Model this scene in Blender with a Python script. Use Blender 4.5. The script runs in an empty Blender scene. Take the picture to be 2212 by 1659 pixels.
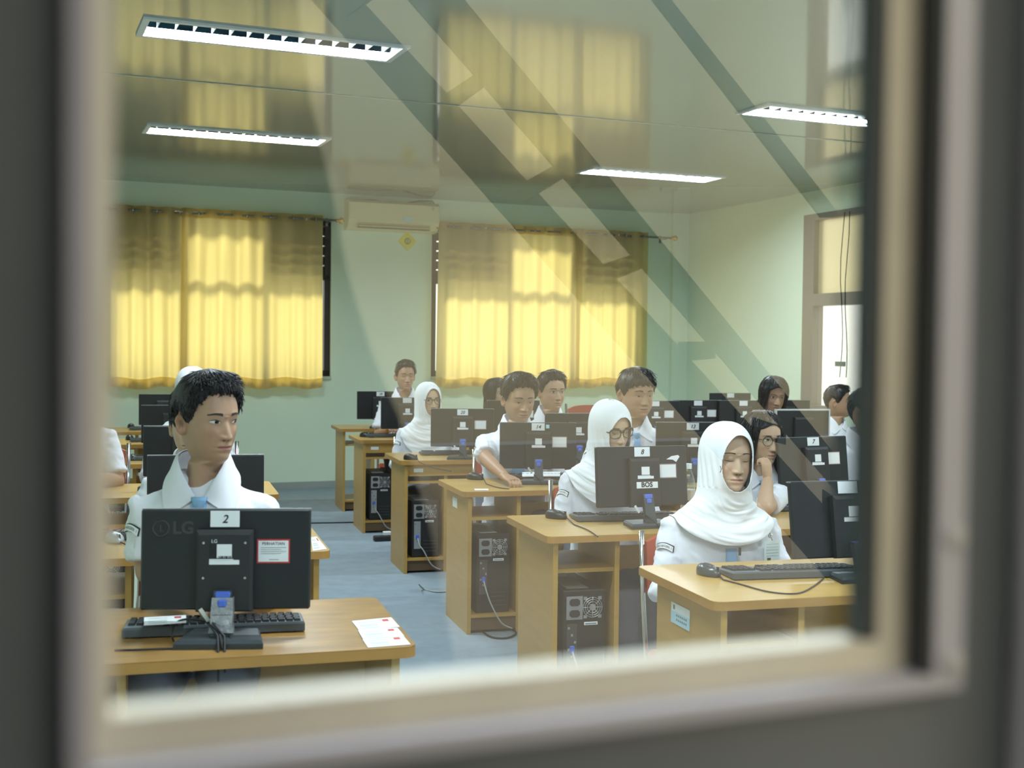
import bpy, bmesh, math, random
import numpy as np
from mathutils import Vector, Matrix, noise
from mathutils.bvhtree import BVHTree

random.seed(7)
SC = bpy.context.scene
COL = SC.collection
R = math.radians

# ------------------------------------------------------------------ camera
W_PX, H_PX, F_PX = 2212, 1659, 2650.0
CAM = Vector((0, 0, 1.44))
TILT = math.atan(78.5 / F_PX)
ROLL = 0.011
_w = Vector((0, math.cos(TILT), -math.sin(TILT)))
_u0 = Vector((0, math.sin(TILT), math.cos(TILT)))
_r0 = Vector((1, 0, 0))
CR = (_r0 + ROLL * _u0).normalized()
CU = (_u0 - ROLL * _r0).normalized()
CW = _w
cam_d = bpy.data.cameras.new('camera')
cam_d.sensor_width = 36.0
cam_d.lens = F_PX / W_PX * 36.0
cam_d.clip_start = 0.02
cam_d.clip_end = 200
cam_d.dof.use_dof = True
cam_d.dof.focus_distance = 5.0
cam_d.dof.aperture_fstop = cam_d.lens / 1000 / 0.0085
cam = bpy.data.objects.new('camera', cam_d)
COL.objects.link(cam)
cam.matrix_world = Matrix(((CR.x, CU.x, -CW.x, CAM.x), (CR.y, CU.y, -CW.y, CAM.y), (CR.z, CU.z, -CW.z, CAM.z), (0, 0, 0, 1)))
SC.camera = cam

# ------------------------------------------------------------------ sky, sun, exposure
world = bpy.data.worlds.new('overcast sky')
SC.world = world
world.use_nodes = True
wn = world.node_tree.nodes
wn['Background'].inputs[0].default_value = (1.0, 0.97, 0.90, 1)
wn['Background'].inputs[1].default_value = 1.6
sun_d = bpy.data.lights.new('sun', 'SUN')
sun_d.energy = 4.6
sun_d.color = (1.0, 0.93, 0.78)
sun_d.angle = R(13)
sun = bpy.data.objects.new('sun', sun_d)
COL.objects.link(sun)
ROOM_A = R(22.7)
SUN_DIR = Vector((math.sin(ROOM_A + R(8)), -math.cos(ROOM_A + R(8)), -0.75)).normalized()
sun.rotation_euler = SUN_DIR.to_track_quat('-Z', 'Y').to_euler()
vs = SC.view_settings
vs.view_transform = 'Standard'
vs.look = 'None'
vs.gamma = 1.0
vs.exposure = 0.03
vs.use_curve_mapping = False
SC.cycles.max_bounces = 7
SC.cycles.adaptive_threshold = 0.05
SC.cycles.transparent_max_bounces = 12
SC.cycles.sample_clamp_indirect = 6.0
TUBE_POWER = 225.0

# ------------------------------------------------------------------ geometry helpers
def ray(px, py):
    return CR * ((px - W_PX / 2) / F_PX) + CU * ((H_PX / 2 - py) / F_PX) + CW

def at_d(px, py, d):
    return CAM + ray(px, py) * d

def at_z(px, py, z):
    r = ray(px, py)
    return CAM + r * ((z - CAM.z) / r.z)

def at_plane(px, py, p, n):
    r = ray(px, py)
    return CAM + r * ((p - CAM).dot(n) / r.dot(n))

def smooth(a, b, x):
    t = max(0.0, min(1.0, (x - a) / (b - a)))
    return t * t * (3 - 2 * t)

def interp(tab, z, k):
    """tab: rows sorted by column 0 (ascending), smooth (cosine-free, monotone) interpolation of column k"""
    if z <= tab[0][0]:
        return tab[0][k]
    if z >= tab[-1][0]:
        return tab[-1][k]
    for i in range(len(tab) - 1):
        a, b = tab[i], tab[i + 1]
        if z <= b[0]:
            t = (z - a[0]) / (b[0] - a[0])
            p0 = tab[i - 1] if i else a
            p3 = tab[i + 2] if i + 2 < len(tab) else b
            m1 = (b[k] - p0[k]) / (b[0] - p0[0]) * (b[0] - a[0])
            m2 = (p3[k] - a[k]) / (p3[0] - a[0]) * (b[0] - a[0])
            t2, t3 = t * t, t * t * t
            return (2*t3 - 3*t2 + 1) * a[k] + (t3 - 2*t2 + t) * m1 + (-2*t3 + 3*t2) * b[k] + (t3 - t2) * m2

class MB:
    """collects shapes, then links them as ONE mesh object"""
    def __init__(self):
        self.v, self.f, self.m, self.s = [], [], [], []

    def add(self, vs_, fs, mi=0, sm=False):
        o = len(self.v)
        self.v.extend([tuple(p) for p in vs_])
        self.f.extend([tuple(i + o for i in q) for q in fs])
        self.m.extend([mi] * len(fs))
        self.s.extend([sm] * len(fs))
        return self

    def box(self, x0, x1, y0, y1, z0, z1, mi=0, M=None, bev=0.0):
        if bev > 0:
            b = min(bev, abs(x1-x0)/2.2, abs(y1-y0)/2.2, abs(z1-z0)/2.2)
            bm = bmesh.new()
            bmesh.ops.create_cube(bm, size=1.0)
            for v in bm.verts:
                v.co = Vector(((x0+x1)/2 + v.co.x*(x1-x0), (y0+y1)/2 + v.co.y*(y1-y0), (z0+z1)/2 + v.co.z*(z1-z0)))
            bmesh.ops.bevel(bm, geom=list(bm.edges), offset=b, segments=1, affect='EDGES', profile=0.5)
            bmesh.ops.recalc_face_normals(bm, faces=bm.faces)
            bm.verts.index_update()
            vv = [M @ v.co if M else v.co.copy() for v in bm.verts]
            ff = [[v.index for v in f.verts] for f in bm.faces]
            bm.free()
            return self.add(vv, ff, mi)
        p = [Vector((x, y, z)) for z in (z0, z1) for y in (y0, y1) for x in (x0, x1)]
        if M:
            p = [M @ q for q in p]
        return self.add(p, [(0, 2, 3, 1), (4, 5, 7, 6), (0, 1, 5, 4), (2, 6, 7, 3), (0, 4, 6, 2), (1, 3, 7, 5)], mi)

    def prism(self, poly, z0, z1, mi=0, M=None):
        n = len(poly)
        p = [Vector((x, y, z0)) for x, y in poly] + [Vector((x, y, z1)) for x, y in poly]
        if M:
            p = [M @ q for q in p]
        fs = [tuple(range(n - 1, -1, -1)), tuple(range(n, 2 * n))] + [(i, (i+1) % n, n + (i+1) % n, n + i) for i in range(n)]
        return self.add(p, fs, mi)

    def rings(self, rs, mi=0, sm=True, cap0=True, cap1=True, closed=True):
        """loft of equal-length point rings"""
        n = len(rs[0])
        vv = [p for r in rs for p in r]
        ff = []
        for i in range(len(rs) - 1):
            for j in range(n if closed else n - 1):
                k = (j + 1) % n
                ff.append((i*n + j, i*n + k, (i+1)*n + k, (i+1)*n + j))
        if cap0:
            ff.append(tuple(range(n - 1, -1, -1)))
        if cap1:
            ff.append(tuple(range((len(rs)-1)*n, len(rs)*n)))
        return self.add(vv, ff, mi, sm)

    def tube(self, path, rad, n=8, mi=0, sm=True, flat=1.0, up=None):
        path = [Vector(p) for p in path]
        m = len(path)
        if not hasattr(rad, '__len__'):
            rad = [rad] * m
        rs = []
        ref = Vector(up) if up else None
        for i, p in enumerate(path):
            t = (path[min(i+1, m-1)] - path[max(i-1, 0)]).normalized()
            if ref is None:
                ref = Vector((0, 0, 1)) if abs(t.z) < 0.9 else Vector((1, 0, 0))
            a = t.cross(ref)
            if a.length < 1e-6:
                a = t.cross(Vector((0.3, 1, 0.2)))
            a.normalize()
            b = a.cross(t).normalized()
            if up is None:
                ref = b
            rs.append([p + a * (rad[i] * math.cos(2*math.pi*j/n)) + b * (rad[i] * flat * math.sin(2*math.pi*j/n)) for j in range(n)])
        return self.rings(rs, mi, sm)

    def cyl(self, c, axis, r, h, n=16, mi=0, r2=None):
        c, axis = Vector(c), Vector(axis).normalized()
        a = axis.orthogonal().normalized()
        b = axis.cross(a)
        r2 = r if r2 is None else r2
        rs = [[c + a*rr*math.cos(2*math.pi*j/n) + b*rr*math.sin(2*math.pi*j/n) + axis*hh for j in range(n)] for rr, hh in ((r, 0), (r2, h))]
        return self.rings(rs, mi, False)

    def ball(self, c, rx, ry, rz, n=12, m=8, mi=0):
        c = Vector(c)
        rs = []
        for i in range(1, m):
            t = math.pi * i / m
            rs.append([c + Vector((rx*math.sin(t)*math.cos(2*math.pi*j/n), ry*math.sin(t)*math.sin(2*math.pi*j/n), rz*math.cos(t))) for j in range(n)])
        return self.rings(rs, mi, True)

    def ring(self, c, axis, R0, r, n=20, k=6, mi=0):
        c, axis = Vector(c), Vector(axis).normalized()
        a = axis.orthogonal().normalized()
        b = axis.cross(a)
        rs = []
        for i in range(n + 1):
            t = 2*math.pi*i/n
            d = a*math.cos(t) + b*math.sin(t)
            rs.append([c + d*(R0 + r*math.cos(2*math.pi*j/k)) + axis*(r*math.sin(2*math.pi*j/k)) for j in range(k)])
        return self.rings(rs, mi, True, False, False)

    def mesh(self, name, mats):
        me = bpy.data.meshes.new(name)
        me.from_pydata(self.v, [], self.f)
        for m in (mats if isinstance(mats, (list, tuple)) else [mats]):
            me.materials.append(m)
        if self.f:
            me.polygons.foreach_set('material_index', self.m)
            me.polygons.foreach_set('use_smooth', self.s)
        me.update()
        return me

    def build(self, name, mats, parent=None, label=None, M=None):
        return link(name, self.mesh(name, mats), parent, label, M)

def link(name, me, parent=None, label=None, M=None):
    o = bpy.data.objects.new(name, me)
    COL.objects.link(o)
    if parent:
        o.parent = parent
    if M is not None:
        o.matrix_basis = M
    if label:
        o['label'] = label
    return o

def tag(o, label, cat, group=None):
    o['label'] = label
    o['category'] = cat
    if group:
        o['group'] = group
    return o

def struct(o):
    o['kind'] = 'structure'
    return o

def thing(name, label, cat, loc=(0, 0, 0), rz=0.0, group=None):
    o = bpy.data.objects.new(name, None)
    o.empty_display_size = 0.1
    COL.objects.link(o)
    o.location = loc
    o.rotation_euler = (0, 0, rz)
    return tag(o, label, cat, group)

def text_mesh(s, size, shear=0.0, depth=0.0003, align='CENTER', bold=0.0):
    c = bpy.data.curves.new('txt', 'FONT')
    c.body = s
    c.size = size
    c.shear = shear
    c.extrude = depth
    c.offset = bold
    c.align_x = align
    c.align_y = 'CENTER'
    c.resolution_u = 3
    o = bpy.data.objects.new('txt', c)
    COL.objects.link(o)
    dg = bpy.context.evaluated_depsgraph_get()
    me = bpy.data.meshes.new_from_object(o.evaluated_get(dg))
    bpy.data.objects.remove(o)
    bpy.data.curves.remove(c)
    return me

def text_obj(s, size, mat_, parent, M, name='lettering', shear=0.0, bold=0.0):
    me = text_mesh(s, size, shear, bold=bold)
    me.name = name
    me.materials.clear()
    me.materials.append(mat_)
    return link(name, me, parent, M=M)

# ------------------------------------------------------------------ materials
_M = {}
def mat(name, col, rough=0.6, metal=0.0, var=0.0, scale=8.0, bump=0.0, bscale=None, spec=0.5, coat=0.0, stretch=None, sss=0.0, alpha=None):
    if name in _M:
        return _M[name]
    m = bpy.data.materials.new(name)
    m.use_nodes = True
    nt = m.node_tree
    b = nt.nodes['Principled BSDF']
    b.inputs['Base Color'].default_value = (*col, 1)
    b.inputs['Roughness'].default_value = rough
    b.inputs['Metallic'].default_value = metal
    b.inputs['Specular IOR Level'].default_value = spec
    if coat:
        b.inputs['Coat Weight'].default_value = coat
        b.inputs['Coat Roughness'].default_value = 0.08
    if sss:
        b.inputs['Subsurface Weight'].default_value = sss
        b.inputs['Subsurface Radius'].default_value = (0.012, 0.005, 0.003)
        b.inputs['Subsurface Scale'].default_value = 0.6
    if var or bump:
        tc = nt.nodes.new('ShaderNodeTexCoord')
        mp = nt.nodes.new('ShaderNodeMapping')
        nt.links.new(tc.outputs['Object'], mp.inputs['Vector'])
        if stretch:
            mp.inputs['Scale'].default_value = stretch
        nz = nt.nodes.new('ShaderNodeTexNoise')
        nz.inputs['Scale'].default_value = scale
        nz.inputs['Detail'].default_value = 5
        nt.links.new(mp.outputs['Vector'], nz.inputs['Vector'])
        if var:
            mx = nt.nodes.new('ShaderNodeMixRGB')
            mx.blend_type = 'MIX'
            mx.inputs[1].default_value = (*[max(0, c * (1 - var)) for c in col], 1)
            mx.inputs[2].default_value = (*[min(1, c * (1 + var)) for c in col], 1)
            nt.links.new(nz.outputs['Fac'], mx.inputs['Fac'])
            nt.links.new(mx.outputs['Color'], b.inputs['Base Color'])
        if bump:
            n2 = nz
            if bscale:
                n2 = nt.nodes.new('ShaderNodeTexNoise')
                n2.inputs['Scale'].default_value = bscale
                n2.inputs['Detail'].default_value = 3
                nt.links.new(mp.outputs['Vector'], n2.inputs['Vector'])
            bp = nt.nodes.new('ShaderNodeBump')
            bp.inputs['Strength'].default_value = bump
            bp.inputs['Distance'].default_value = 0.01
            nt.links.new(n2.outputs['Fac'], bp.inputs['Height'])
            nt.links.new(bp.outputs['Normal'], b.inputs['Normal'])
    _M[name] = m
    return m

def emit(name, col, st):
    m = bpy.data.materials.new(name)
    m.use_nodes = True
    b = m.node_tree.nodes['Principled BSDF']
    b.inputs['Base Color'].default_value = (0.9, 0.9, 0.9, 1)
    b.inputs['Emission Color'].default_value = (*col, 1)
    b.inputs['Emission Strength'].default_value = st
    return m

WALL = mat('pale green wall paint', (0.76, 0.88, 0.70), 0.75, var=0.05, scale=1.2, bump=0.05, bscale=60)
CEIL = mat('glossy grey-green ceiling board', (0.31, 0.34, 0.30), 0.075, var=0.04, scale=0.7, bump=0.012, bscale=2.2, spec=0.5)
CARPET = mat('blue-grey carpet', (0.31, 0.375, 0.42), 0.95, var=0.16, scale=9, bump=0.5, bscale=350, spec=0.1)
WOOD = mat('honey laminate', (0.51, 0.30, 0.075), 0.38, var=0.13, scale=5, stretch=(1, 1, 7), bump=0.02)
WOODTOP = mat('honey laminate top', (0.51, 0.32, 0.095), 0.30, var=0.12, scale=4, stretch=(1.2, 9, 1))
WOODOLD = mat('worn laminate top', (0.34, 0.185, 0.05), 0.30, var=0.5, scale=5, stretch=(1.5, 5, 1))
WOODEDGE = mat('laminate edge band', (0.45, 0.23, 0.055), 0.4, var=0.15, scale=14)
BLACK = mat('black plastic', (0.012, 0.013, 0.014), 0.42, var=0.2, scale=30)
BLACKM = mat('matt black plastic', (0.018, 0.018, 0.019), 0.6)
DGREY = mat('dark grey plastic', (0.035, 0.045, 0.05), 0.45)
KEYM = mat('key plastic', (0.022, 0.024, 0.027), 0.5)
SILVER = mat('silver plastic', (0.45, 0.47, 0.48), 0.35, metal=0.4)
STEEL = mat('galvanised steel', (0.62, 0.63, 0.62), 0.35, metal=0.8, var=0.1, scale=20)
WHITEP = mat('white paper', (0.82, 0.84, 0.84), 0.8)
WHITEPL = mat('white plastic', (0.78, 0.78, 0.76), 0.5)
CREAM = mat('cream plastic', (0.72, 0.68, 0.42), 0.45, var=0.04, scale=3)
INK = mat('black ink', (0.01, 0.01, 0.012), 0.7)
INKG = mat('grey ink', (0.25, 0.27, 0.28), 0.7)
RED = mat('red print', (0.55, 0.04, 0.04), 0.6)
CYANP = mat('light blue print', (0.45, 0.70, 0.80), 0.7)
BLUEPL = mat('blue plug plastic', (0.08, 0.16, 0.62), 0.4)
WIRE = mat('black cable', (0.012, 0.012, 0.013), 0.5)
WIREG = mat('grey cable', (0.42, 0.42, 0.40), 0.5)
GOLD = mat('brass finial', (0.75, 0.45, 0.08), 0.25, metal=1.0)
DARKWOOD = mat('dark brown window frame', (0.035, 0.026, 0.022), 0.5, var=0.2, scale=12)
ALU = mat('brown-grey aluminium frame', (0.27, 0.24, 0.20), 0.45, metal=0.2)
SCREEN = mat('dark screen', (0.01, 0.012, 0.016), 0.12)
SHIRT = mat('white cotton', (0.80, 0.81, 0.86), 0.85, var=0.02, scale=14, bump=0.08, bscale=500, spec=0.2)
HIJABM = mat('white jersey', (0.84, 0.86, 0.88), 0.8, var=0.015, scale=10, bump=0.06, bscale=600, spec=0.2)
GREYCL = mat('grey uniform cloth', (0.21, 0.24, 0.30), 0.85, var=0.08, scale=20)
TIEM = mat('light blue tie cloth', (0.26, 0.48, 0.74), 0.7, var=0.05, scale=40)
HAIRM = mat('black hair', (0.0085, 0.0080, 0.0085), 0.42, var=0.3, scale=60, spec=0.45)
SHOE = mat('black shoe leather', (0.012, 0.012, 0.013), 0.4)
REDSEAT = mat('red vinyl', (0.42, 0.07, 0.03), 0.45, var=0.08, scale=10)
CHROME = mat('chromed tube', (0.7, 0.7, 0.7), 0.18, metal=1.0)
TAPE = mat('clear wrapping film', (0.30, 0.31, 0.32), 0.18, var=0.4, scale=60, bump=0.6, bscale=90)
# ------------------------------------------------------------------ room frame
B = Vector((math.cos(ROOM_A), math.sin(ROOM_A), 0))          # along the back wall, to the right
NB = Vector((math.sin(ROOM_A), -math.cos(ROOM_A), 0))        # from the back wall towards the camera
ORG = Vector((1.9632, 14.0011, 0))                           # back right corner of the room
CEIL_Z = 2.975
ROOM = Matrix(((B.x, -NB.x, 0, ORG.x), (B.y, -NB.y, 0, ORG.y), (0, 0, 1, 0), (0, 0, 0, 1)))   # local x = u, local y = -v
U_LEFT, V_NEAR = -8.4, 11.79

def room_box(name, u0, u1, v0, v1, z0, z1, m, parent=None, bev=0):
    return MB().box(u0, u1, -v1, -v0, z0, z1, 0, None, bev).build(name, m, parent, M=None if parent else ROOM)

struct(room_box('floor', U_LEFT, 0, 0, V_NEAR, -0.05, 0, CARPET))
LAMPS = [(-5.93, 5.95, 'long fluorescent lamp nearest the camera at the upper left'),
         (-5.60, 3.04, 'fluorescent lamp in front of the left curtained window'),
         (-1.92, 2.63, 'fluorescent lamp in front of the right curtained window'),
         (-2.16, 5.52, 'fluorescent lamp at the upper right beside the door frame'),
         (-5.9, 8.9, 'fluorescent lamp above the front left desk, out of the picture'),
         (-2.1, 8.5, 'fluorescent lamp above the front right desk, out of the picture'),
         (-5.9, 11.1, 'fluorescent lamp just inside the glass door, out of the picture'),
         (-2.2, 11.0, 'fluorescent lamp in the front right corner, out of the picture')]
LAMP_L, LAMP_W = 1.27, 0.32
cm_ = MB()
vs_ = sorted({0.0, V_NEAR} | {v + s * LAMP_W / 2 for _, v, _n in LAMPS for s in (-1, 1)})
for v0, v1 in zip(vs_[:-1], vs_[1:]):
    cuts = sorted((u - LAMP_L / 2, u + LAMP_L / 2) for u, v, _n in LAMPS if abs(v - (v0 + v1) / 2) < LAMP_W / 2)
    x = U_LEFT
    for a_, b_ in cuts + [(0.0, 0.0)]:
        cm_.box(x, a_, -v1, -v0, CEIL_Z, CEIL_Z + 0.05)
        x = b_
ceil = struct(cm_.build('ceiling', CEIL, M=ROOM))
for k, v in enumerate((4.78, 8.6)):
    room_box('joint_strip', U_LEFT, 0, v - 0.012, v + 0.012, CEIL_Z - 0.004, CEIL_Z, mat('ceiling joint', (0.42, 0.45, 0.40), 0.3), ceil)
# back wall with its two window openings
W1 = (-6.33, -4.12)
W2 = (-3.05, -0.70)
WZ = (1.13, 2.70)
wb = MB()
def wall_panel(mb, u0, u1, z0, z1):
    mb.box(u0, u1, 0, 0.15, z0, z1)
wall_panel(wb, U_LEFT, W1[0], 0, CEIL_Z + 0.05)
wall_panel(wb, W1[1], W2[0], 0, CEIL_Z + 0.05)
wall_panel(wb, W2[1], 0.15, 0, CEIL_Z + 0.05)
for w in (W1, W2):
    wall_panel(wb, w[0], w[1], 0, WZ[0])
    wall_panel(wb, w[0], w[1], WZ[1], CEIL_Z + 0.05)
struct(wb.build('wall_back', WALL, M=ROOM))
# right wall with the tall glazed opening
RV = (2.24, 3.75)
RZ = (0.86, 2.75)
wr = MB()
wr.box(0, 0.15, -RV[0], 0, 0, CEIL_Z + 0.05)
wr.box(0, 0.15, -V_NEAR - 0.15, -RV[1], 0, CEIL_Z + 0.05)
wr.box(0, 0.15, -RV[1], -RV[0], 0, RZ[0])
wr.box(0, 0.15, -RV[1], -RV[0], RZ[1], CEIL_Z + 0.05)
struct(wr.build('wall_right', WALL, M=ROOM))
struct(room_box('wall_left', U_LEFT - 0.15, U_LEFT, -0.15, V_NEAR, 0, CEIL_Z + 0.05, WALL))
struct(room_box('trim_1', -0.20, 0, 0, 0.06, 0, CEIL_Z, WALL))
struct(room_box('baseboard_back', U_LEFT, -0.2, 0, 0.012, 0, 0.07, mat('grey baseboard', (0.36, 0.40, 0.38), 0.5)))

def clear_glass(name, fac, tint=(1, 1, 1), rough=0.0):
    m = bpy.data.materials.new(name)
    m.use_nodes = True
    nt = m.node_tree
    nt.nodes.clear()
    out = nt.nodes.new('ShaderNodeOutputMaterial')
    mix = nt.nodes.new('ShaderNodeMixShader')
    tr = nt.nodes.new('ShaderNodeBsdfTransparent')
    gl = nt.nodes.new('ShaderNodeBsdfGlossy')
    tr.inputs['Color'].default_value = (*tint, 1)
    gl.inputs['Roughness'].default_value = rough
    gl.inputs['Color'].default_value = (1, 1, 1, 1)
    fr = nt.nodes.new('ShaderNodeFresnel')
    geo = nt.nodes.new('ShaderNodeNewGeometry')
    ior = nt.nodes.new('ShaderNodeMapRange')
    ior.inputs['To Min'].default_value = 1.5
    ior.inputs['To Max'].default_value = 1 / 1.5
    nt.links.new(geo.outputs['Backfacing'], ior.inputs['Value'])
    nt.links.new(ior.outputs['Result'], fr.inputs['IOR'])
    mu = nt.nodes.new('ShaderNodeMath')
    mu.operation = 'MULTIPLY'
    mu.inputs[1].default_value = fac
    nt.links.new(fr.outputs[0], mu.inputs[0])
    nt.links.new(mu.outputs[0], mix.inputs['Fac'])
    nt.links.new(tr.outputs[0], mix.inputs[1])
    nt.links.new(gl.outputs[0], mix.inputs[2])
    nt.links.new(mix.outputs[0], out.inputs['Surface'])
    return m
PANE = clear_glass('window glass', 1.0, (0.93, 0.96, 0.95))
PANE_TINT = mat('yellow frosted tint', (0.86, 0.80, 0.52), 0.6)  # added yellow tint in place of the outside wall behind the pane
PANE_TINT.node_tree.nodes['Principled BSDF'].inputs['Transmission Weight'].default_value = 0.85
PANE_TINT.node_tree.nodes['Principled BSDF'].inputs['Roughness'].default_value = 0.5

# tall glazed opening in the right wall (aluminium frame, transom, two panes)
rwin = struct(MB().box(-0.02, 0.10, -RV[0] - 0.17, -RV[0], RZ[0], RZ[1]).box(-0.02, 0.10, -RV[1], -RV[1] + 0.1, RZ[0], RZ[1])
              .box(-0.02, 0.10, -RV[1] + 0.1, -RV[0] - 0.17, RZ[0], RZ[0] + 0.06).box(-0.02, 0.10, -RV[1] + 0.1, -RV[0] - 0.17, RZ[1] - 0.06, RZ[1])
              .box(-0.03, 0.10, -RV[1] + 0.1, -RV[0] - 0.17, 1.87, 1.985).build('window_3', ALU, M=ROOM))
MB().box(0.04, 0.046, -RV[1] + 0.1, -RV[0] - 0.17, 1.985, RZ[1] - 0.06).build('pane', PANE_TINT, rwin)
MB().box(0.04, 0.046, -RV[1] + 0.1, -RV[0] - 0.17, RZ[0] + 0.06, 1.87).build('pane', PANE, rwin)

# back windows: dark frame, louvred upper side bays, glazed centre and lower bays
def back_window(name, w, cen):
    z0, z1 = WZ
    zt = 2.10                                    # top of the side glazing / louvre board line
    fr = MB()
    for x in (w[0], cen[0] - 0.03, cen[1] - 0.03):
        fr.box(x, x + 0.06, 0.03, 0.10, z0, z1)
    fr.box(w[1] - 0.06, w[1], 0.03, 0.10, z0, z1)
    fr.box(w[0], w[1], 0.03, 0.10, z1 - 0.06, z1)
    fr.box(w[0], w[1], 0.03, 0.10, z0, z0 + 0.06)
    fr.box(w[0], w[1], 0.03, 0.10, zt, zt + 0.055)
    win = struct(fr.build(name, DARKWOOD, M=ROOM))
    MB().box(w[0], w[1], -0.03, 0.14, z0 - 0.03, z0).build('sill', mat('painted sill', (0.5, 0.55, 0.45), 0.6), win)
    for a, b in ((w[0] + 0.06, cen[0] - 0.03), (cen[1] + 0.03, w[1] - 0.06)):
        for k in range(5):                        # horizontal louvre boards, a slot of daylight between
            zz = zt + 0.055 + k * 0.099
            MB().box(a, b, 0.045, 0.06, zz, zz + 0.085).build('louvre', DARKWOOD, win)
    for a, b, c, d in ((w[0] + 0.06, cen[0] - 0.03, z0 + 0.06, zt), (cen[1] + 0.03, w[1] - 0.06, z0 + 0.06, zt),
                       (cen[0] + 0.03, cen[1] - 0.03, z0 + 0.06, zt), (cen[0] + 0.03, cen[1] - 0.03, zt + 0.055, z1 - 0.06)):
        MB().box(a, b, 0.06, 0.065, c, d).build('pane', PANE, win)
    return win
back_window('window_1', W1, (-5.62, -4.83))
back_window('window_2', W2, (-2.24, -1.49))

# ------------------------------------------------------------------ the window that the photograph looks through
P_GL = 0.36
NEAR_O = CAM - NB * P_GL
NEAR_O.z = 0
NEAR = Matrix(((B.x, -NB.x, 0, NEAR_O.x), (B.y, -NB.y, 0, NEAR_O.y), (0, 0, 1, 0), (0, 0, 0, 1)))   # x right, y into the room
NEAR_I = NEAR.inverted()
def near_pt(px, py, y):
    """local (x, z) where the view through a pixel meets the plane y of the near wall"""
    q = NEAR_I @ at_plane(px, py, NEAR_O - NB * y, NB)
    return q.x, q.z
Y1, Y2 = -0.011, -0.0226
aL = near_pt(243, 900, Y1)[0]
aL1 = near_pt(192, 900, Y1)[0]
aL2 = near_pt(148, 900, Y2)[0]
aR = near_pt(1862, 900, 0)[0]
aR1 = near_pt(1980, 900, Y1)[0]
aR2 = near_pt(2092, 900, Y2)[0]
zB = near_pt(1400, 1412, 0)[1]
zB1 = near_pt(1400, 1508, Y1)[1]
zB2 = near_pt(1400, 1572, Y2)[1]
zT = 1.66
FRAME_C = mat('cream glazing bead', (0.74, 0.70, 0.57), 0.45, var=0.12, scale=30)
FRAME_L = mat('pale lilac frame paint', (0.50, 0.50, 0.56), 0.4, var=0.06, scale=20)
DOORM = mat('dark grey door paint', (0.15, 0.17, 0.185), 0.5, var=0.25, scale=6)
SHADE_STRIP = mat('black gasket', (0.03, 0.034, 0.04), 0.5)  # dark colour carries the shade of the reveals
def ring(mb, i, o, y0, y1, mi=0):
    (l, r, b, t), (L, R_, B_, T) = i, o
    mb.box(L, l, y0, y1, B_, T, mi)
    mb.box(r, R_, y0, y1, B_, T, mi)
    mb.box(l, r, y0, y1, B_, b, mi)
    mb.box(l, r, y0, y1, t, T, mi)
    return mb
r0, r1, r2 = (aL, aR, zB, zT), (aL1, aR1, zB1, zT + 0.015), (aL2, aR2, zB2, zT + 0.027)
DOOR = (aL2 - 0.30, near_pt(2195, 1500, Y2)[0], 0.0, 2.08)
door = struct(ring(MB(), r2, DOOR, -0.016, 0.010).build('door_1', DOORM, M=NEAR))
ring(MB(), r1, r2, Y2, 0.004).build('outer_bead', FRAME_L, door)
ring(MB(), r0, r1, Y1, 0.002).build('glazing_bead', FRAME_C, door)
# dark strips that paint the shade of the right-hand reveals
MB().box(aR - 0.0055, aR, Y1 + 0.0005, -0.001, zB, zT).build('shade_strip', SHADE_STRIP, door)
MB().box(aR1 - 0.0025, aR1, Y2 + 0.0005, Y1 - 0.0002, zB1, zT).build('shade_strip', SHADE_STRIP, door)
for zc in (1.33, 1.375):
    MB().ball((aR1 + 0.008, Y2 - 0.001, zc), 0.004, 0.002, 0.004).build('screw_cap', mat('screw cap', (0.6, 0.6, 0.58), 0.4), door)
NEARGLASS = clear_glass('door glass', 2.05, (0.97, 0.985, 0.98))
MB().add([(aL1 + 0.001, 0, zB1 + 0.001), (aR1 - 0.001, 0, zB1 + 0.001), (aR1 - 0.001, 0, zT + 0.01), (aL1 + 0.001, 0, zT + 0.01)], [(0, 1, 2, 3)]).build('pane', NEARGLASS, door, 'clear glass pane with faint reflections')
WALLOUT = mat('white outside paint', (0.62, 0.64, 0.66), 0.7, var=0.05, scale=3)
wn_ = MB()
wn_.box(DOOR[1] + 0.004, DOOR[1] + 9.5, -0.05, 0.006, 0, 3.1)
wn_.box(DOOR[0] - 3.0, DOOR[0] - 0.004, -0.05, 0.006, 0, 3.1)
wn_.box(DOOR[0] - 0.004, DOOR[1] + 0.004, -0.05, 0.006, DOOR[3] + 0.004, 3.1)
struct(wn_.build('wall_front', [WALLOUT], M=NEAR))

# ------------------------------------------------------------------ outside the door (seen as reflections in its glass)
def mirrored(px, py, d):
    q = at_d(px, py, d)
    return q - NB * (2 * (q - NEAR_O).dot(NB))
FACADE = mat('beige plaster facade', (0.58, 0.55, 0.41), 0.8, var=0.05, scale=0.6)
struct(MB().box(-14, 30, -17.3, -17, 0, 10.0).build('wall_facade', FACADE, M=NEAR))
struct(MB().box(-14, 30, -17, -0.05, -0.12, -0.05).build('ground', mat('pale concrete yard', (0.42, 0.39, 0.33), 0.85, var=0.12, scale=1.5), M=NEAR))
BLOCKM = mat('added screen black', (0.035, 0.04, 0.05), 0.7, var=0.2, scale=5)  # added dark screen in place of the camera holder, blocking reflected haze at left
po_ = [NEAR_I @ mirrored(px, py, 0.92) for px, py in ((600, -120), (645, 200), (705, 430), (745, 600), (800, 760), (868, 900), (950, 1150), (1010, 1420), (1030, 1700))]
py_ = sum(p.y for p in po_) / len(po_)
poly_ = [(p.x, p.z) for p in po_]
poly_ = [(poly_[0][0] - 2.4, 3.0), (poly_[0][0], 3.0)] + poly_ + [(poly_[-1][0], 0.0), (poly_[0][0] - 2.4, 0.0)]
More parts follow.
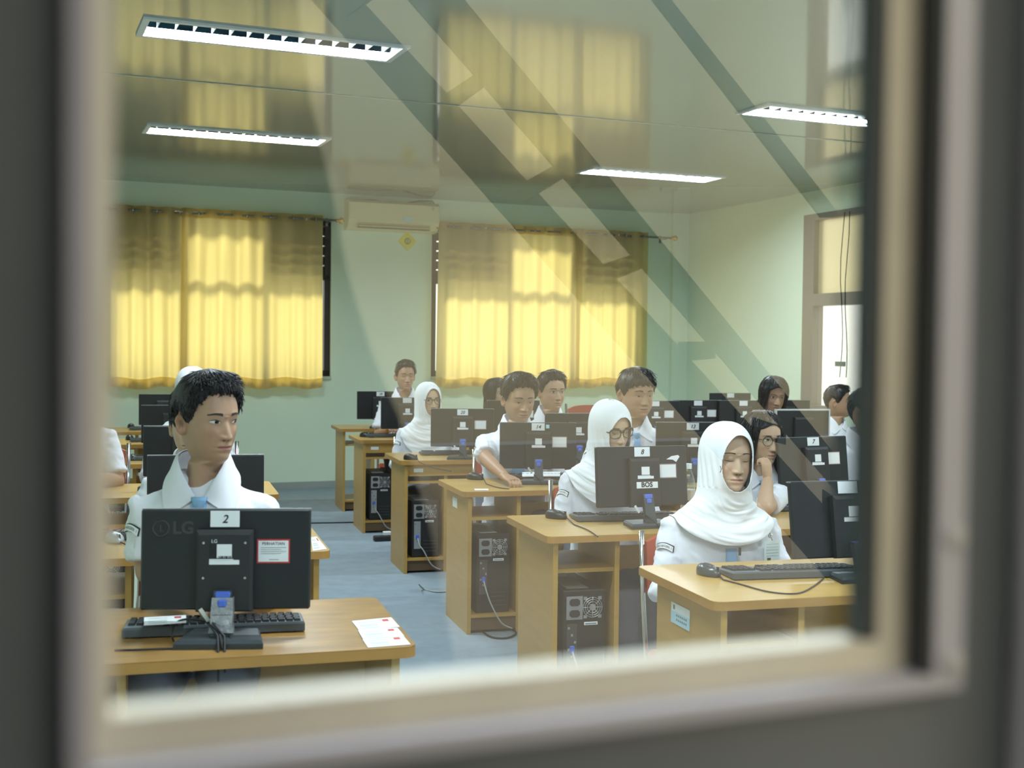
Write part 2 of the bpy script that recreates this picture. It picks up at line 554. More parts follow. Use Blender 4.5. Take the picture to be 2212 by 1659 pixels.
struct(MB().prism([(x, z) for x, z in poly_], 0, 0.12, 0, Matrix.Translation((0, py_, 0)) @ Matrix.Rotation(R(90), 4, 'X')).build('added_dark_screen', BLOCKM, M=NEAR))

GIRD = mat('dark painted steel', (0.018, 0.02, 0.023), 0.6, var=0.2, scale=4)
def slab(mb, quad, d, th):
    """a plate with real thickness whose mirror image fills the quad (pixels)"""
    a = [mirrored(px, py, d) for px, py in quad]
    n = (a[1] - a[0]).cross(a[3] - a[0]).normalized() * th
    mb.add(a + [p + n for p in a], [(3, 2, 1, 0), (4, 5, 6, 7), (0, 1, 5, 4), (1, 2, 6, 5), (2, 3, 7, 6), (3, 0, 4, 7)])
gd = 6.5
def edge(t, y):      # band edges: 0 left, 1 inner left, 2 inner right, 3 right
    return (672 + y * 0.890, 778 + y * 0.915, 880 + y * 0.872, 1000 + y * 0.815)[t]
Y_END = 1330
gt = thing('steel_girder', 'dark diagonal ladder girder reflected in the door glass', 'girder', mirrored(1700, 1200, gd))
gi = Matrix.Translation(-gt.location)
def gpart(name, quad, d=gd, th=0.05, parent=gt):
    mb = MB()
    slab(mb, quad, d, th)
    mb.v = [tuple(gi @ Vector(p)) for p in mb.v]
    return mb.build(name, GIRD, parent)
gpart('chord', [(edge(0, -60), -60), (edge(1, -60), -60), (edge(1, Y_END), Y_END), (edge(0, Y_END), Y_END)])
gpart('chord', [(edge(2, -60), -60), (edge(3, -60), -60), (edge(3, Y_END), Y_END), (edge(2, Y_END), Y_END)])
for y, tilt in ((-25, 40), (196, 34), (388, 26), (575, 14), (755, 0), (928, -12), (1095, -22), (1240, -30)):
    gpart('batten', [(edge(1, y) - 4, y + tilt - 16), (edge(2, y) + 4, y - tilt - 16), (edge(2, y) + 4, y - tilt + 20), (edge(1, y) - 4, y + tilt + 26)], gd - 0.02)
pt = thing('steel_handrail', 'thin dark diagonal rail reflected in the upper right of the glass', 'rail', mirrored(1800, 470, gd))
gi = Matrix.Translation(-pt.location)
gpart('rail', [(1375, -40), (1412, -40), (1812, 470), (1770, 470)], gd, 0.05, pt)

# ------------------------------------------------------------------ ceiling lamps
TUBE = emit('fluorescent tube', (0.80, 0.925, 1.0), TUBE_POWER)
HOUS = mat('white lamp housing', (0.74, 0.77, 0.78), 0.4)
REFL = mat('bright lamp reflector', (0.62, 0.72, 0.74), 0.18, metal=0.7)
MIRR = mat('painted dark reflection', (0.03, 0.10, 0.14), 0.5)  # the mirror's dark reflection is painted as a flat dark colour
def lamp(u, v, label, fins=14):
    """recessed louvre lamp: local +y points to the back wall"""
    L, Wd, H = LAMP_L, LAMP_W, 0.095
    t = thing('ceiling_lamp', label, 'lamp', ROOM @ Vector((u, -v, CEIL_Z)), ROOM_A, 'fluorescent louvre lamps on the ceiling')
    h = MB()
    e = 0.012
    h.box(-L/2, L/2, -Wd/2, Wd/2, H, H + 0.01)
    h.box(-L/2, L/2, -Wd/2, -Wd/2 + e, 0.0, H).box(-L/2, L/2, Wd/2 - e, Wd/2, 0.0, H)
    h.box(-L/2, -L/2 + e, -Wd/2 + e, Wd/2 - e, 0.0, H).box(L/2 - e, L/2, -Wd/2 + e, Wd/2 - e, 0.0, H)
    h.build('housing', HOUS, t)
    fr = MB()
    o_, i_ = (L/2 + 0.022, Wd/2 + 0.022), (L/2 - 0.010, Wd/2 - 0.010)
    fr.box(-o_[0], o_[0], -o_[1], -i_[1], -0.012, 0).box(-o_[0], o_[0], i_[1], o_[1], -0.012, 0)
    fr.box(-o_[0], -i_[0], -i_[1], i_[1], -0.012, 0).box(i_[0], o_[0], -i_[1], i_[1], -0.012, 0)
    fr.build('trim_frame', HOUS, t)
    def shell(ps):
        return MB().rings([[Vector((x, y, z)) for y, z in ps] for x in (-L/2 + e, L/2 - e)], 0, True, False, False, False)
    shell([(-0.146, 0.004), (-0.13, 0.045), (-0.09, 0.078), (-0.03, 0.092), (0.0, 0.094)]).build('near_reflector', MIRR, t)
    shell([(0.146, 0.002), (0.135, 0.04), (0.11, 0.072), (0.06, 0.090), (0.0, 0.094)]).build('far_reflector', MIRR, t)
    fin = MB().box(-0.0015, 0.0015, -0.145, 0.050, 0.002, 0.070).mesh('louvre_fin', HOUS)
    for k in range(fins):
        link('louvre_fin', fin, t, M=Matrix.Translation(((k + 0.5) / fins * (L - 0.04) - L/2 + 0.02, 0, 0)))
    arc = [(0.106 + 0.036 * math.cos(R(180 + 18 * i)), 0.013 + 0.011 * math.sin(R(180 + 18 * i))) for i in range(11)]
    tb = MB().rings([[Vector((x, y, z)) for y, z in arc] for x in (-L/2 + 0.02, L/2 - 0.02)], 0, True, False, False, False)
    tb.build('tube', TUBE, t)
    MB().box(-L/2 + 0.015, L/2 - 0.015, 0.068, 0.144, 0.014, 0.017).build('light_block_plate', MIRR, t)  # added plate, keeps the tube from lighting the housing above it
    return t
for u, v, lb in LAMPS:
    lamp(u, v, lb, 14 if 'picture' not in lb else 8)

# ------------------------------------------------------------------ curtains
def curtain_mat():
    m = bpy.data.materials.new('yellow curtain cloth')
    m.use_nodes = True
    nt = m.node_tree
    nt.nodes.clear()
    out = nt.nodes.new('ShaderNodeOutputMaterial')
    mix = nt.nodes.new('ShaderNodeMixShader')
    mix.inputs[0].default_value = 0.62
    d = nt.nodes.new('ShaderNodeBsdfDiffuse')
    d.inputs[0].default_value = (0.55, 0.48, 0.33, 1)
    t = nt.nodes.new('ShaderNodeBsdfTranslucent')
    t.inputs[0].default_value = (1.0, 0.81, 0.30, 1)
    tc = nt.nodes.new('ShaderNodeTexCoord')
    nz = nt.nodes.new('ShaderNodeTexNoise')
    nz.inputs['Scale'].default_value = 220
    bp = nt.nodes.new('ShaderNodeBump')
    bp.inputs['Strength'].default_value = 0.15
    bp.inputs['Distance'].default_value = 0.002
    nt.links.new(tc.outputs['Object'], nz.inputs['Vector'])
    nt.links.new(nz.outputs['Fac'], bp.inputs['Height'])
    nt.links.new(bp.outputs['Normal'], d.inputs['Normal'])
    nt.links.new(d.outputs[0], mix.inputs[1])
    nt.links.new(t.outputs[0], mix.inputs[2])
    nt.links.new(mix.outputs[0], out.inputs['Surface'])
    return m
CURT = curtain_mat()
RODM = mat('grey curtain rod', (0.30, 0.29, 0.26), 0.35, metal=0.6)
def curtain(u0, u1, folds, label, seed, flare=0.03):
    rn = random.Random(seed)
    N, Mz = 180, 26
    z1, z0 = 2.735, 1.02
    ph = [rn.uniform(0, 6.28) for _ in range(4)]
    t = thing('curtain', label, 'curtain', ROOM @ Vector((u0, -0.14, 0)), ROOM_A, 'yellow curtains on the back windows')
    Wd = u1 - u0
    def pos(i, k, off=0.0, zz=None):
        s = i / N
        z = z1 + (z0 - z1) * k if zz is None else zz
        kk = (z1 - z) / (z1 - z0)
        wob = s + 0.012 * math.sin(2*math.pi*folds*0.37*s + ph[0]) + 0.010 * kk * math.sin(9 * s + ph[1])
        a = 0.030 + 0.012 * math.sin(5 * s + ph[2])
        y = -a * math.sin(2*math.pi*folds*wob + 0.5 * kk * math.sin(4 * s + ph[3])) * (1 - 0.35*kk) - 0.012 * math.sin(2*math.pi*folds*2.3*s + ph[1]) * kk
        x = (s - 0.5) * (Wd + flare * kk) + Wd/2
        zr = z + (0.014 * math.sin(2*math.pi*folds*s*0.5 + ph[2]) * kk ** 3)
        return Vector((x, y + off, zr))
    mb = MB()
    mb.rings([[pos(i, k / Mz) for i in range(N + 1)] for k in range(Mz + 1)], 0, True, False, False, False)
    mb.build('cloth', CURT, t)
    hem = MB()
    hem.rings([[pos(i, 0, 0.005, z) for i in range(N + 1)] for z in (z0 + 0.10, z0 + 0.05, z0)], 0, True, False, False, False)
    hem.build('hem', CURT, t)
    head = MB()
    head.rings([[pos(i, 0, 0.004, z) for i in range(N + 1)] for z in (z1, z1 - 0.05, z1 - 0.09)], 0, True, False, False, False)
    head.build('heading', CURT, t)
    for k in range(folds * 2):
        s = (k + 0.5) / (folds * 2)
        p = pos(int(s * N), 0, 0, z1 - 0.045)
        MB().ring((p.x, 0, p.z), (1, 0.5 * (-1) ** k, 0), 0.021, 0.004, 16, 5).build('eyelet', CHROME, t)
    return t
curtain(-6.42, -5.56, 4, 'yellow curtain panel at the far left beside the glass door frame', 1, 0.0)
curtain(-5.61, -4.245, 6, 'yellow curtain panel left of the air conditioner', 2, 0.02)
curtain(-3.03, -1.42, 7, 'yellow curtain panel right of the air conditioner', 3, 0.03)
curtain(-1.45, -0.56, 4, 'yellow curtain panel nearest the room corner', 4, 0.0)
def rod(u0, u1, z, label):
    t = thing('curtain_rod', label, 'curtain rod', ROOM @ Vector((u0, -0.14, z)), ROOM_A, 'curtain rods')
    MB().tube([(0, 0, 0), (u1 - u0, 0, 0)], 0.011, 10).build('rod', RODM, t)
    for x, s in ((0, -1), (u1 - u0, 1)):
        rs, pr = [], ((0, .013), (.012, .02), (.02, .013), (.028, .012), (.04, .028), (.055, .034), (.07, .028), (.08, .012), (.084, .002))
        for dx, r in pr:
            rs.append([Vector((x + s*dx, r*math.cos(2*math.pi*j/14), r*math.sin(2*math.pi*j/14))) for j in range(14)])
        MB().rings(rs).build('finial', GOLD, t)
    for x in (0.06, (u1 - u0) / 2, u1 - u0 - 0.06):
        MB().box(x - 0.008, x + 0.008, 0, 0.14, -0.02, -0.010).box(x - 0.012, x + 0.012, 0.132, 0.14, -0.05, 0.03).build('bracket', RODM, t)
rod(-6.45, -4.11, 2.69, 'curtain rod with brass finial beside the air conditioner')
rod(-2.99, -0.28, 2.685, 'curtain rod with a brass finial near the room corner')

# ------------------------------------------------------------------ air conditioner, sign, wires on the walls
ac = thing('air_conditioner', 'cream split air conditioner on the wall between the two windows', 'air conditioner', ROOM @ Vector((-3.99, 0, 2.61)), ROOM_A)
prof = [(0, 0.30), (-0.15, 0.30), (-0.185, 0.27), (-0.19, 0.12), (-0.175, 0.075), (-0.13, 0.02), (-0.06, 0.0), (0, 0.0)]
a = [[Vector((x, y, z)) for y, z in prof] for x in (0, 0.955)]
MB().rings(a, 0, False).build('body', CREAM, ac)
MB().box(0.10, 0.855, -0.195, -0.165, 0.028, 0.045).box(0.10, 0.855, -0.172, -0.14, 0.052, 0.066).build('louvre', mat('beige louvre', (0.62, 0.52, 0.30), 0.4), ac)
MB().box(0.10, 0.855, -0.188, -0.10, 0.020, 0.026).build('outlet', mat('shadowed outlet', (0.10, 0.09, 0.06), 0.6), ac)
MB().box(0.01, 0.945, -0.1925, -0.185, 0.10, 0.27).build('front_panel', CREAM, ac)
MB().box(0.56, 0.67, -0.196, -0.19, 0.105, 0.14).build('sticker', mat('pale blue sticker', (0.55, 0.72, 0.74), 0.6), ac)
MB().ball((0.885, -0.192, 0.245), 0.016, 0.004, 0.016).build('emblem', mat('blue-grey emblem', (0.35, 0.52, 0.55), 0.5), ac)
MB().box(0.955, 0.99, -0.05, 0, 0.17, 0.235).build('socket_box', WHITEPL, ac)
wire = MB().tube([ROOM @ Vector((u, -0.03, z)) for u, z in ((-3.96, 2.915), (-3.7, 2.925), (-3.4, 2.905), (-3.2, 2.945), (-3.06, 2.952), (-3.035, 2.92), (-3.03, 2.87), (-3.025, 2.84))], 0.006, 6).build('cable', mat('grey-green cable', (0.2, 0.23, 0.2), 0.6))
tag(wire, 'thin grey cable running over the top of the air conditioner', 'cable')
sg = MB()
sg.box(-0.07, 0.07, -0.006, 0, -0.07, 0.07, 0, Matrix.Rotation(R(45), 4, 'Y'))
s_ = thing('warning_sign', 'small yellow diamond sign on the wall below the air conditioner', 'sign', ROOM @ Vector((-3.318, -0.001, 2.528)), ROOM_A)
sg.build('plate', mat('yellow sign', (0.80, 0.72, 0.05), 0.5), s_)
MB().ring((0, -0.008, 0), (0, 1, 0), 0.028, 0.006, 16, 4).box(-0.006, 0.006, -0.0085, -0.006, -0.03, 0.02).build('symbol', mat('green-grey print', (0.30, 0.40, 0.18), 0.6), s_)
for du, k in ((0.0, 0), (0.012, 1)):
    pts = [ROOM @ Vector((-0.035, -(2.86 + du * 6 + 0.025 * math.sin(zz * 5 + k)), zz)) for zz in (2.72, 2.5, 2.3, 2.1, 1.9, 1.75, 1.6, 1.45, 1.3, 1.2)]
    c_ = MB().tube(pts, 0.004, 5).build('cable', WIRE)
    tag(c_, ('left' if k == 0 else 'right') + ' one of two thin wires hanging in front of the bright window', 'cable', 'wires at the bright window')
cl = MB().box(-0.05, -0.02, -2.92, -2.80, 1.30, 1.345, 0, Matrix.Rotation(0.0, 4, 'X')).build('wire_clip', mat('dull green plastic', (0.25, 0.27, 0.20), 0.6), M=ROOM)
tag(cl, 'small flat clip hanging from the wires at the bright window', 'clip')
# ------------------------------------------------------------------ desks
DESK_A = R(16)
DESK_Z = 0.72
EW = Vector((math.cos(DESK_A), math.sin(DESK_A), 0))
ED = Vector((-math.sin(DESK_A), math.cos(DESK_A), 0))

def rounded_top(w, d, r=0.03):
    pts = []
    for cx, cy, a0 in ((w - r, r, -90), (w - r, d - r, 0), (r, d - r, 90), (r, r, 180)):
        for k in range(4):
            a = R(a0 + k * 30)
            pts.append((cx + r * math.cos(a), cy + r * math.sin(a)))
    return pts

def desk(label, loc, w, rz=DESK_A, top=WOODTOP, apron=False, shelf=0.585, group='wooden computer desks', inset=0.02):
    t = thing('computer_desk', label, 'desk', loc, rz, group)
    tp = MB().prism(rounded_top(w, 0.60), DESK_Z - 0.026, DESK_Z)
    tp.build('desktop', [top], t)
    eb = MB()
    pts = rounded_top(w, 0.60)
    rs = [[Vector((x, y, z)) for x, y in [(w/2 + (px - w/2) * (1 + 0.0012 / w), 0.3 + (py - 0.3) * 1.004) for px, py in pts]] for z in (DESK_Z - 0.0265, DESK_Z - 0.002)]
    eb.rings(rs, 0, False, False, False)
    eb.build('edge_band', WOODEDGE, t)
    zt = DESK_Z - 0.026
    MB().box(0.03, 0.05, inset, inset + 0.47, 0.0, zt).build('side_panel', WOOD, t)
    MB().box(0.29, 0.31, inset + 0.02, inset + 0.46, 0.0, zt).build('inner_panel', WOOD, t)
    MB().box(w - 0.055, w - 0.035, inset, inset + 0.47, 0.0, zt).build('side_panel', WOOD, t)
    MB().box(0.05, 0.29, inset + 0.03, inset + 0.45, shelf - 0.016, shelf).build('shelf', WOOD, t)
    MB().box(0.05, 0.29, inset + 0.01, inset + 0.45, 0.08, 0.096).build('shelf', WOOD, t)
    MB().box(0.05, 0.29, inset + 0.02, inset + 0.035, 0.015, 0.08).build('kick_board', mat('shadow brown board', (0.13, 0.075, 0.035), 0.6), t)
    MB().box(0.31, w - 0.055, inset + 0.40, inset + 0.416, zt - 0.22, zt - 0.09).build('rail', WOOD, t)
    if apron:
        MB().box(0.05, w - 0.055, inset + 0.012, inset + 0.028, zt - 0.075, zt).build('apron', WOOD, t)
    return t

# ------------------------------------------------------------------ computers
def sticker(mb, x0, x1, z0, z1, y, mi=0, rot=0.0):
    M = Matrix.Translation(((x0+x1)/2, y, (z0+z1)/2)) @ Matrix.Rotation(rot, 4, 'Y')
    mb.box(-(x1-x0)/2, (x1-x0)/2, -0.0006, 0.0006, -(z1-z0)/2, (z1-z0)/2, mi, M)

RX = Matrix.Rotation(R(90), 4, 'X')
def monitor(label, loc, rz, number=None, tilt=0.0, mw=0.41, mh=0.245, near=False, extra=None, white=False, lift=0.075, stickers=True, numx=0.0):
    """seen from behind: local -y faces the camera; loc = centre of the foot on the desk"""
    t = thing('monitor', label, 'monitor', loc, rz, 'desktop monitors seen from behind')
    T = Matrix.Translation((0, 0, lift)) @ Matrix.Rotation(tilt, 4, 'X')
    th = 0.022
    b = MB().box(-mw/2, mw/2, -th/2, th/2, 0, mh, 0, None, 0.004)
    shell = b.build('back_shell', BLACK, t, M=T)
    MB().box(-mw/2 + 0.012, mw/2 - 0.012, th/2 - 0.001, th/2 + 0.0008, 0.016, mh - 0.012).build('screen', SCREEN, t, M=T)
    rim = MB()
    for x0, x1, z0, z1 in ((-mw/2, mw/2, mh - 0.002, mh + 0.0015),):
        rim.box(x0, x1, -0.002, th/2 + 0.001, z0, z1)
    if white:
        rim.box(-mw/2 - 0.006, -mw/2 + 0.004, -th/2 - 0.001, th/2, 0, mh + 0.006).box(mw/2 - 0.004, mw/2 + 0.006, -th/2 - 0.001, th/2, 0, mh + 0.006).box(-mw/2, mw/2, -th/2 - 0.001, th/2, mh - 0.004, mh + 0.006)
    rim.build('bezel_edge', mat('white bezel', (0.7, 0.72, 0.7), 0.35) if white else mat('grey bezel edge', (0.30, 0.32, 0.33), 0.35), t, M=T)
    # raised electronics housing
    hb = MB()
    hw, h0, h1 = 0.062, -0.002, mh * 0.80
    prof = [(-0.90, 0.0), (-1.0, 0.012), (-1.0, 0.028), (1.0, 0.028), (1.0, 0.012), (0.9, 0.0)]
    outer = [(x * (hw + 0.006), z) for x, z in ((-1, h0), (1, h0), (1, h1), (-1, h1))]
    inner = [(x * hw, z) for x, z in ((-1, h0 + 0.004), (1, h0 + 0.004), (1, h1 - 0.012), (-1, h1 - 0.012))]
    hb.rings([[Vector((x, -th/2, z)) for x, z in outer], [Vector((x, -th/2 - 0.022, z)) for x, z in outer], [Vector((x * 0.985, -th/2 - 0.028, z)) for x, z in inner]], 0, False, False, True)
    hb.build('housing', BLACKM, t, M=T)
    yb = -th/2 - 0.0286
    # foot and neck
    f = MB()
    o2 = [(-0.105, -0.125), (0.105, -0.125), (0.082, 0.010), (-0.082, 0.010)]
    f.rings([[Vector((x, y, 0)) for x, y in o2], [Vector((x, y, 0.013)) for x, y in o2], [Vector((x * 0.93, -0.057 + (y + 0.057) * 0.9, 0.021)) for x, y in o2]], 0, False)
    f.build('foot', DGREY, t)
    n = MB()
    n.rings([[Vector((x * k, y + s, z)) for x, y in ((-0.022, -0.012), (0.022, -0.012), (0.022, 0.012), (-0.022, 0.012))] for z, k, s in ((0.015, 1.25, -0.075), (0.05, 1.0, -0.066), (lift + 0.055, 1.0, -0.040))], 0, False)
    neck = n.build('neck', DGREY, t)
    if near:
        w_ = MB()
        w_.rings([[Vector((x * k, y + s, z)) for x, y in ((-0.0255, -0.015), (0.0255, -0.015), (0.0255, 0.015), (-0.0255, 0.015))] for z, k, s in ((0.03, 1.15, -0.0715), (0.05, 1.0, -0.066), (lift, 1.04, -0.056), (lift + 0.04, 0.98, -0.045))], 0, False, False, False)
        w_.build('wrapping_film', TAPE, neck, 'crinkled clear film around the neck')
    # plug and cable
    pl = MB().box(-0.019, 0.019, yb - 0.022, yb + 0.010, 0.030, 0.050, 0, None, 0.004).box(-0.011, 0.011, yb - 0.030, yb - 0.010, 0.012, 0.032, 0, None, 0.004)
    pl.build('plug', BLUEPL, t, M=T)
    cb = MB()
    p0 = T @ Vector((0, yb - 0.018, 0.014))
    cb.tube([p0, p0 + Vector((-0.012, -0.006, -0.03)), p0 + Vector((-0.02, -0.004, -0.06)), Vector((-0.026, -0.085, 0.05)), Vector((0.0, -0.10, 0.03)), Vector((0.012, -0.14, 0.006))], 0.0035, 6)
    if near:
        cb.tube([T @ Vector((0.012, yb + 0.01, 0.012)), p0 + Vector((0.0, -0.002, -0.05)), Vector((-0.018, -0.087, 0.055)), Vector((0.012, -0.105, 0.026)), Vector((0.018, -0.145, 0.006)), Vector((0.024, -0.18, -0.04))], 0.003, 6)
        cb.tube([Vector((-0.026, -0.085, 0.05)), Vector((-0.004, -0.105, 0.028)), Vector((0.004, -0.15, 0.005)), Vector((0.010, -0.185, -0.06))], 0.003, 6)
    cb.build('cable', WIRE, t)
    if stickers:
        s = MB()
        sticker(s, -0.036, 0.022, mh*0.50, mh*0.515, yb)
        sticker(s, -0.018, 0.018, mh*0.525, mh*0.66, yb)
        sticker(s, -0.036, 0.036, mh*0.46, mh*0.505, yb)
        s.build('data_label', WHITEP, t, M=T)
        s = MB()
        sticker(s, 0.075, 0.155, mh*0.46, mh*0.70, -th/2 - 0.0006, 0)
        wl = s.build('notice_label', RED if near else mat('dull red print', (0.42, 0.30, 0.30), 0.7), t, M=T)
        s = MB()
        sticker(s, 0.0785, 0.1515, mh*0.475, mh*0.685, -th/2 - 0.0013, 0)
        s.build('notice_face', WHITEP, wl)
        if near:
            text_obj('PERHATIAN', 0.0105, INK, wl, Matrix.Translation((0.115, -th/2 - 0.0022, mh*0.655)) @ RX)
            l_ = MB()
            for k in range(4):
                sticker(l_, 0.084, 0.146 - 0.012 * (k % 2), mh*(0.615 - 0.02*k), mh*(0.619 - 0.02*k), -th/2 - 0.0022)
            sticker(l_, 0.105, 0.128, mh*0.495, mh*0.500, -th/2 - 0.0022)
            l_.build('small_print', INKG, wl)
            d_ = MB()
            sticker(d_, -0.036, -0.018, mh*0.53, mh*0.67, yb)
            for k in range(9):
                sticker(d_, -0.014 + k*0.0035, -0.0125 + k*0.0035 + 0.0006 * (k % 3), mh*0.525, mh*0.545, yb - 0.0008)
            d_.build('bar_code', INK, t, M=T)
            text_obj('LG', 0.012, WHITEP, t, T @ Matrix.Translation((-0.024, yb - 0.0012, mh*0.69)) @ RX)
            for x in (-0.05, 0.05):
                for z in (0.08, 0.165):
                    MB().cyl((x, yb + 0.001, z), (0, -1, 0), 0.003, 0.0015, 8).build('screw', STEEL, t, M=T)
            # embossed maker's mark
            lg = mat('embossed black', (0.05, 0.048, 0.046), 0.35)
            text_obj('LG', 0.042, lg, t, T @ Matrix.Translation((-0.104, -th/2 - 0.0006, mh*0.81)) @ RX, 'maker_mark', bold=0.001)
            MB().ring((-0.157, -th/2 - 0.0002, mh*0.81), (0, 1, 0), 0.019, 0.0022, 24, 4).box(-0.158, -0.150, -th/2 - 0.0012, -th/2, mh*0.775, mh*0.78).box(-0.160, -0.157, -th/2 - 0.0012, -th/2, mh*0.78, mh*0.84).build('maker_mark', lg, t, M=T)
    if number is not None:
        s = MB()
        s.box(numx - 0.035, numx + 0.035, -0.0012, 0, -0.0195, 0.0195, 0, None, 0.0004)
        c = s.build('number_card', WHITEP, t, f'white card with the number {number}' if number else 'small white card', T @ Matrix.Translation((0, -th/2 - (0.024 if near else 0.001), mh * 0.91)))
        if number:
            text_obj(str(number), 0.028, INK, c, Matrix.Translation((numx, -0.0018, -0.001)) @ RX, 'number', shear=0.25, bold=0.0004)
    # torn tag clipped near the neck
    if number:
        MB().box(-0.005, 0.005, -0.001, 0.001, -0.018, 0.018, 0, Matrix.Translation((-0.045, yb - 0.004, lift - 0.005)) @ Matrix.Rotation(R(-35), 4, 'Y'), 0.0005).build('hanging_tag', WHITEPL, t)
    if extra:
        extra(t, T, yb, th)
    return t

ROWS = [(15, 0.0190, 0.0), (15, 0.019, 0.0045), (14, 0.019, 0.009), (13, 0.019, 0.0)]
_key = MB().rings([[Vector((x*0.0085, y*0.0085, 0)) for x, y in ((-1, -1), (1, -1), (1, 1), (-1, 1))], [Vector((x*0.0068, y*0.0068 , 0.007)) for x, y in ((-1, -1), (1, -1), (1, 1), (-1, 1))]], 0, False).mesh('key', KEYM)
_keyw = MB().rings([[Vector((x*0.052, y*0.0085, 0)) for x, y in ((-1, -1), (1, -1), (1, 1), (-1, 1))], [Vector((x*0.050, y*0.0068, 0.007)) for x, y in ((-1, -1), (1, -1), (1, 1), (-1, 1))]], 0, False).mesh('space_key', KEYM)
def keyboard(label, loc, rz, near=False):
    """local -y faces the camera = the far edge for the student; the number pad lies at local -x"""
    t = thing('keyboard', label, 'keyboard', loc, rz, 'black keyboards')
    w, d = 0.44, 0.155
    b = MB()
    o = [(-w/2, -d/2), (w/2, -d/2), (w/2, d/2), (-w/2, d/2)]
    b.rings([[Vector((x, y, 0.004)) for x, y in o], [Vector((x, y, 0.022 if y < 0 else 0.012)) for x, y in o], [Vector((x * 0.985, y * 0.96, 0.027 if y < 0 else 0.016)) for x, y in o]], 0, False)
    b.build('case', mat('blue-grey keyboard plastic', (0.085, 0.10, 0.11), 0.45), t)
    MB().box(-w/2 + 0.02, -w/2 + 0.06, -d/2 + 0.01, -d/2 + 0.02, 0, 0.006).box(w/2 - 0.06, w/2 - 0.02, -d/2 + 0.01, -d/2 + 0.02, 0, 0.006).build('foot', BLACKM, t)
    ks = []
    for r_ in range(6):
        y = -0.058 + r_ * 0.0205 + (0.004 if r_ else 0)
        z = 0.0265 - (y + d/2) / d * 0.0105
        if r_ == 5:
            ks.append((0.055, y, z, 1))
            for k in range(4):
                ks += [(0.125 + k * 0.0205, y, z, 0), (-0.025 - k * 0.0205, y, z, 0)] if k < 4 else []
        else:
            for k in range(15):
                ks.append((0.202 - k * 0.0195 - (r_ % 2) * 0.002, y, z, 0))
        if r_ > 0:
            for k in range(4):
                ks.append((-0.142 - k * 0.0195, y, z, 0))
        if r_ in (1, 2, 0):
            for k in range(2):
                ks.append((-0.097 - k * 0.0195, y, z, 0))
    slope = Matrix.Rotation(math.atan(-0.0105 / d), 4, 'X')
    if near:
        for x, y, z, kd in ks:
            link('space_key' if kd else 'key', _keyw if kd else _key, t, M=Matrix.Translation((x, y, z)) @ slope)
    else:
        k_ = MB()
        for x, y, z, kd in ks:
            s = 0.05 if kd else 0.0078
            k_.rings([[Vector((x + a*s, y + c*0.0082, z)) for a, c in ((-1, -1), (1, -1), (1, 1), (-1, 1))], [Vector((x + a*s*0.86, y + c*0.0068, z + 0.006)) for a, c in ((-1, -1), (1, -1), (1, 1), (-1, 1))]], 0, False, False)
        ko = k_.build('keys', KEYM, t)
        ko['kind'] = 'stuff'
    return t

def mouse(label, loc, rz, m=BLACK, cable=None):
    t = thing('computer_mouse', label, 'mouse', loc, rz, 'computer mice on the desks')
    rs = []
    for z, k, kx in ((0.0, 0.96, 1), (0.008, 1.0, 1), (0.018, 0.97, 0.96), (0.026, 0.86, 0.86), (0.032, 0.66, 0.66), (0.035, 0.38, 0.40), (0.036, 0.1, 0.1)):
        ring_ = []
        for j in range(24):
            a = 2 * math.pi * j / 24
            x, y = math.cos(a), math.sin(a)
            ring_.append(Vector((0.030 * kx * x * (1 - 0.12 * y * y), 0.053 * k * y + 0.004, z + 0.003 * y * (z > 0.01))))
        rs.append(ring_)
    MB().rings(rs).build('shell', m, t)
    MB().cyl((-0.004, -0.028, 0.027), (1, 0, 0), 0.009, 0.008, 14).build('wheel', SILVER, t)
    MB().box(-0.0008, 0.0008, -0.047, -0.012, 0.02, 0.0337).build('button_seam', BLACKM, t)
    if cable:
        MB().tube([(0, -0.05, 0.008)] + cable, 0.0024, 6).build('cable', WIRE, t)
    return t

def smooth_path(pts, n=6):
    pts = [Vector(p) for p in pts]
    out = []
    for i in range(len(pts) - 1):
        p0, p1, p2, p3 = pts[max(i-1, 0)], pts[i], pts[i+1], pts[min(i+2, len(pts)-1)]
        for k in range(n):
            t = k / n
            out.append(0.5 * ((2*p1) + (p2 - p0)*t + (2*p0 - 5*p1 + 4*p2 - p3)*t*t + (-p0 + 3*p1 - 3*p2 + p3)*t**3))
    return out + [pts[-1]]

